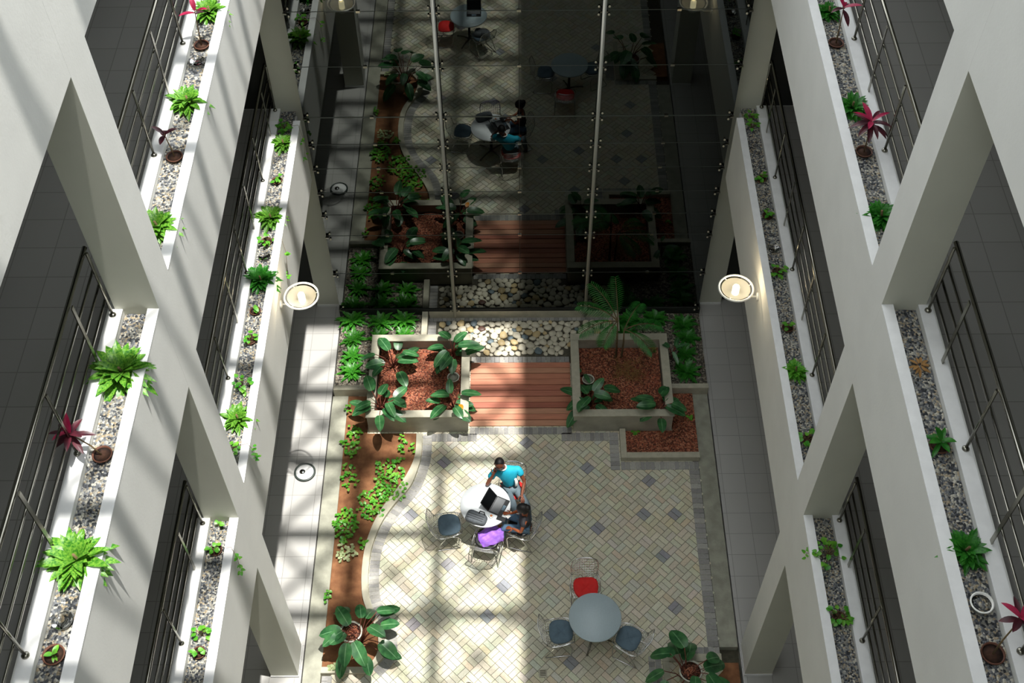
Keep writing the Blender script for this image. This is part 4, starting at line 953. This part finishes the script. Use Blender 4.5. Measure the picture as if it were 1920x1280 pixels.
# the woman in the dark top
e = empty('person', (.05, 9.66, 0), 0, 'seated person in charcoal top and blue jeans facing the laptop, dark hair', 'person')
O = V(e.location)
hipM = l(.08, 9.66, .50); chest = l(.085, 9.62, .82); neck = l(.075, 9.62, .97); hd = l(.055, 9.625, 1.08)
shN, shF = l(.07, 9.46, .895), l(.10, 9.78, .895); elN, wrN = l(.02, 9.42, .68), l(-.10, 9.50, .66); elF, wrF = l(-.03, 9.80, .70), l(-.14, 9.72, .77)
hN, hF = l(.06, 9.58, .49), l(.08, 9.74, .49); kN, kF = l(-.27, 9.60, .53), l(-.24, 9.83, .53); aN, aF = l(-.27, 9.62, .10), l(-.25, 9.86, .10); tN, tF = l(-.39, 9.64, .045), l(-.37, 9.88, .045)
J = {'pelvis': (hipM, .09, .09), 'chest': (chest, .085, .07), 'neck': (neck, .040, .040), 'skull': (hd+V((.01, 0, -.02)), .05, .05),
     'sn': (shN, .038, .038), 'en': (elN, .030, .030), 'n_wrist': (wrN, .021, .021), 'sf': (shF, .038, .038), 'ef': (elF, .030, .030), 'f_wrist': (wrF, .021, .021),
     'hn': (hN, .068, .068), 'kn': (kN, .048, .048), 'an': (aN, .03, .03), 'tn': (tN, .028, .02), 'hf': (hF, .068, .068), 'kf': (kF, .048, .048), 'af': (aF, .03, .03), 'tf': (tF, .028, .02)}
E_ = [('pelvis', 'chest'), ('chest', 'neck'), ('neck', 'skull'), ('chest', 'sn'), ('sn', 'en'), ('en', 'n_wrist'), ('chest', 'sf'), ('sf', 'ef'), ('ef', 'f_wrist'),
      ('pelvis', 'hn'), ('hn', 'kn'), ('kn', 'an'), ('an', 'tn'), ('pelvis', 'hf'), ('hf', 'kf'), ('kf', 'af'), ('af', 'tf')]
add_hand(J, E_, 'n_', wrN, (-.9, .3, -.1), (0, 0, 1), .9, .5, 1); add_hand(J, E_, 'f_', wrF, (-.95, .1, -.05), (0, 0, 1), .9, .4, -1)
figure(e, 'body', J, E_, M['skin2'])
hb, f_, u_, s_ = head(e, hd, (-.85, .15, -.45), (-.3, 0, 1), .094, None); hb.build('head', M['skin2'], e)
cap_hair(e, hd, f_, u_, s_, .094, 'hair', 'hair', back=1, fat=1.10)
MB().ball(tuple(V(hd)-f_*.09+u_*.02), .055, 12).build('hair_bun', M['hair'], e)
figure(e, 'charcoal_top', {'hip': (hipM+V((0, 0, .03)), .125, .122), 'belly': (l(.085, 9.64, .66), .118, .112), 'chest': (chest, .135, .118), 'collar': (neck+V((0, 0, -.03)), .066, .066), 'a': (shN, .062, .062), 'a2': (shN.lerp(elN, .45), .044, .044), 'b': (shF, .062, .062), 'b2': (shF.lerp(elF, .45), .044, .044)},
       [('hip', 'belly'), ('belly', 'chest'), ('chest', 'collar'), ('chest', 'a'), ('a', 'a2'), ('chest', 'b'), ('b', 'b2')], M['topd'])
figure(e, 'jeans', {'p': (hipM, .112, .108), 'hn': (hN, .082, .082), 'kn': (kN, .062, .062), 'an': (aN+V((0, 0, .03)), .042, .042), 'hf': (hF, .082, .082), 'kf': (kF, .062, .062), 'af': (aF+V((0, 0, .03)), .042, .042)},
       [('p', 'hn'), ('hn', 'kn'), ('kn', 'an'), ('p', 'hf'), ('hf', 'kf'), ('kf', 'af')], M['jeans'])
for a_, t_ in ((aN, tN), (aF, tF)): figure(e, 'shoe', {'h': (a_+V((.02, 0, -.055)), .036, .034), 't': (t_, .034, .026)}, [('h', 't')], M['black'])

# small things on floor and gravel
e = empty('drain_cover', tuple(at(1018, 1262, .004)), .08, 'small square pale drain cover in the paving at the bottom of the view', 'drain'); MB().box(-.065, .065, -.065, .065, -.004, .008).build('cover_frame', M['kerb'], e)
for i in range(4): MB().box(-.045, .045, -.04+i*.025, -.03+i*.025, .008, .010).build('slot', M['joint'], e)
o = rosette(14, .11, .03, 77, (.0, .4), .5).build('dry_leaves', M['root'], loc=trough(1716, 690, 1)+Vector((0, 0, .01))); tag(o, 'withered brown leaves on the gravel of the middle right trough', 'leaves', kind='stuff')
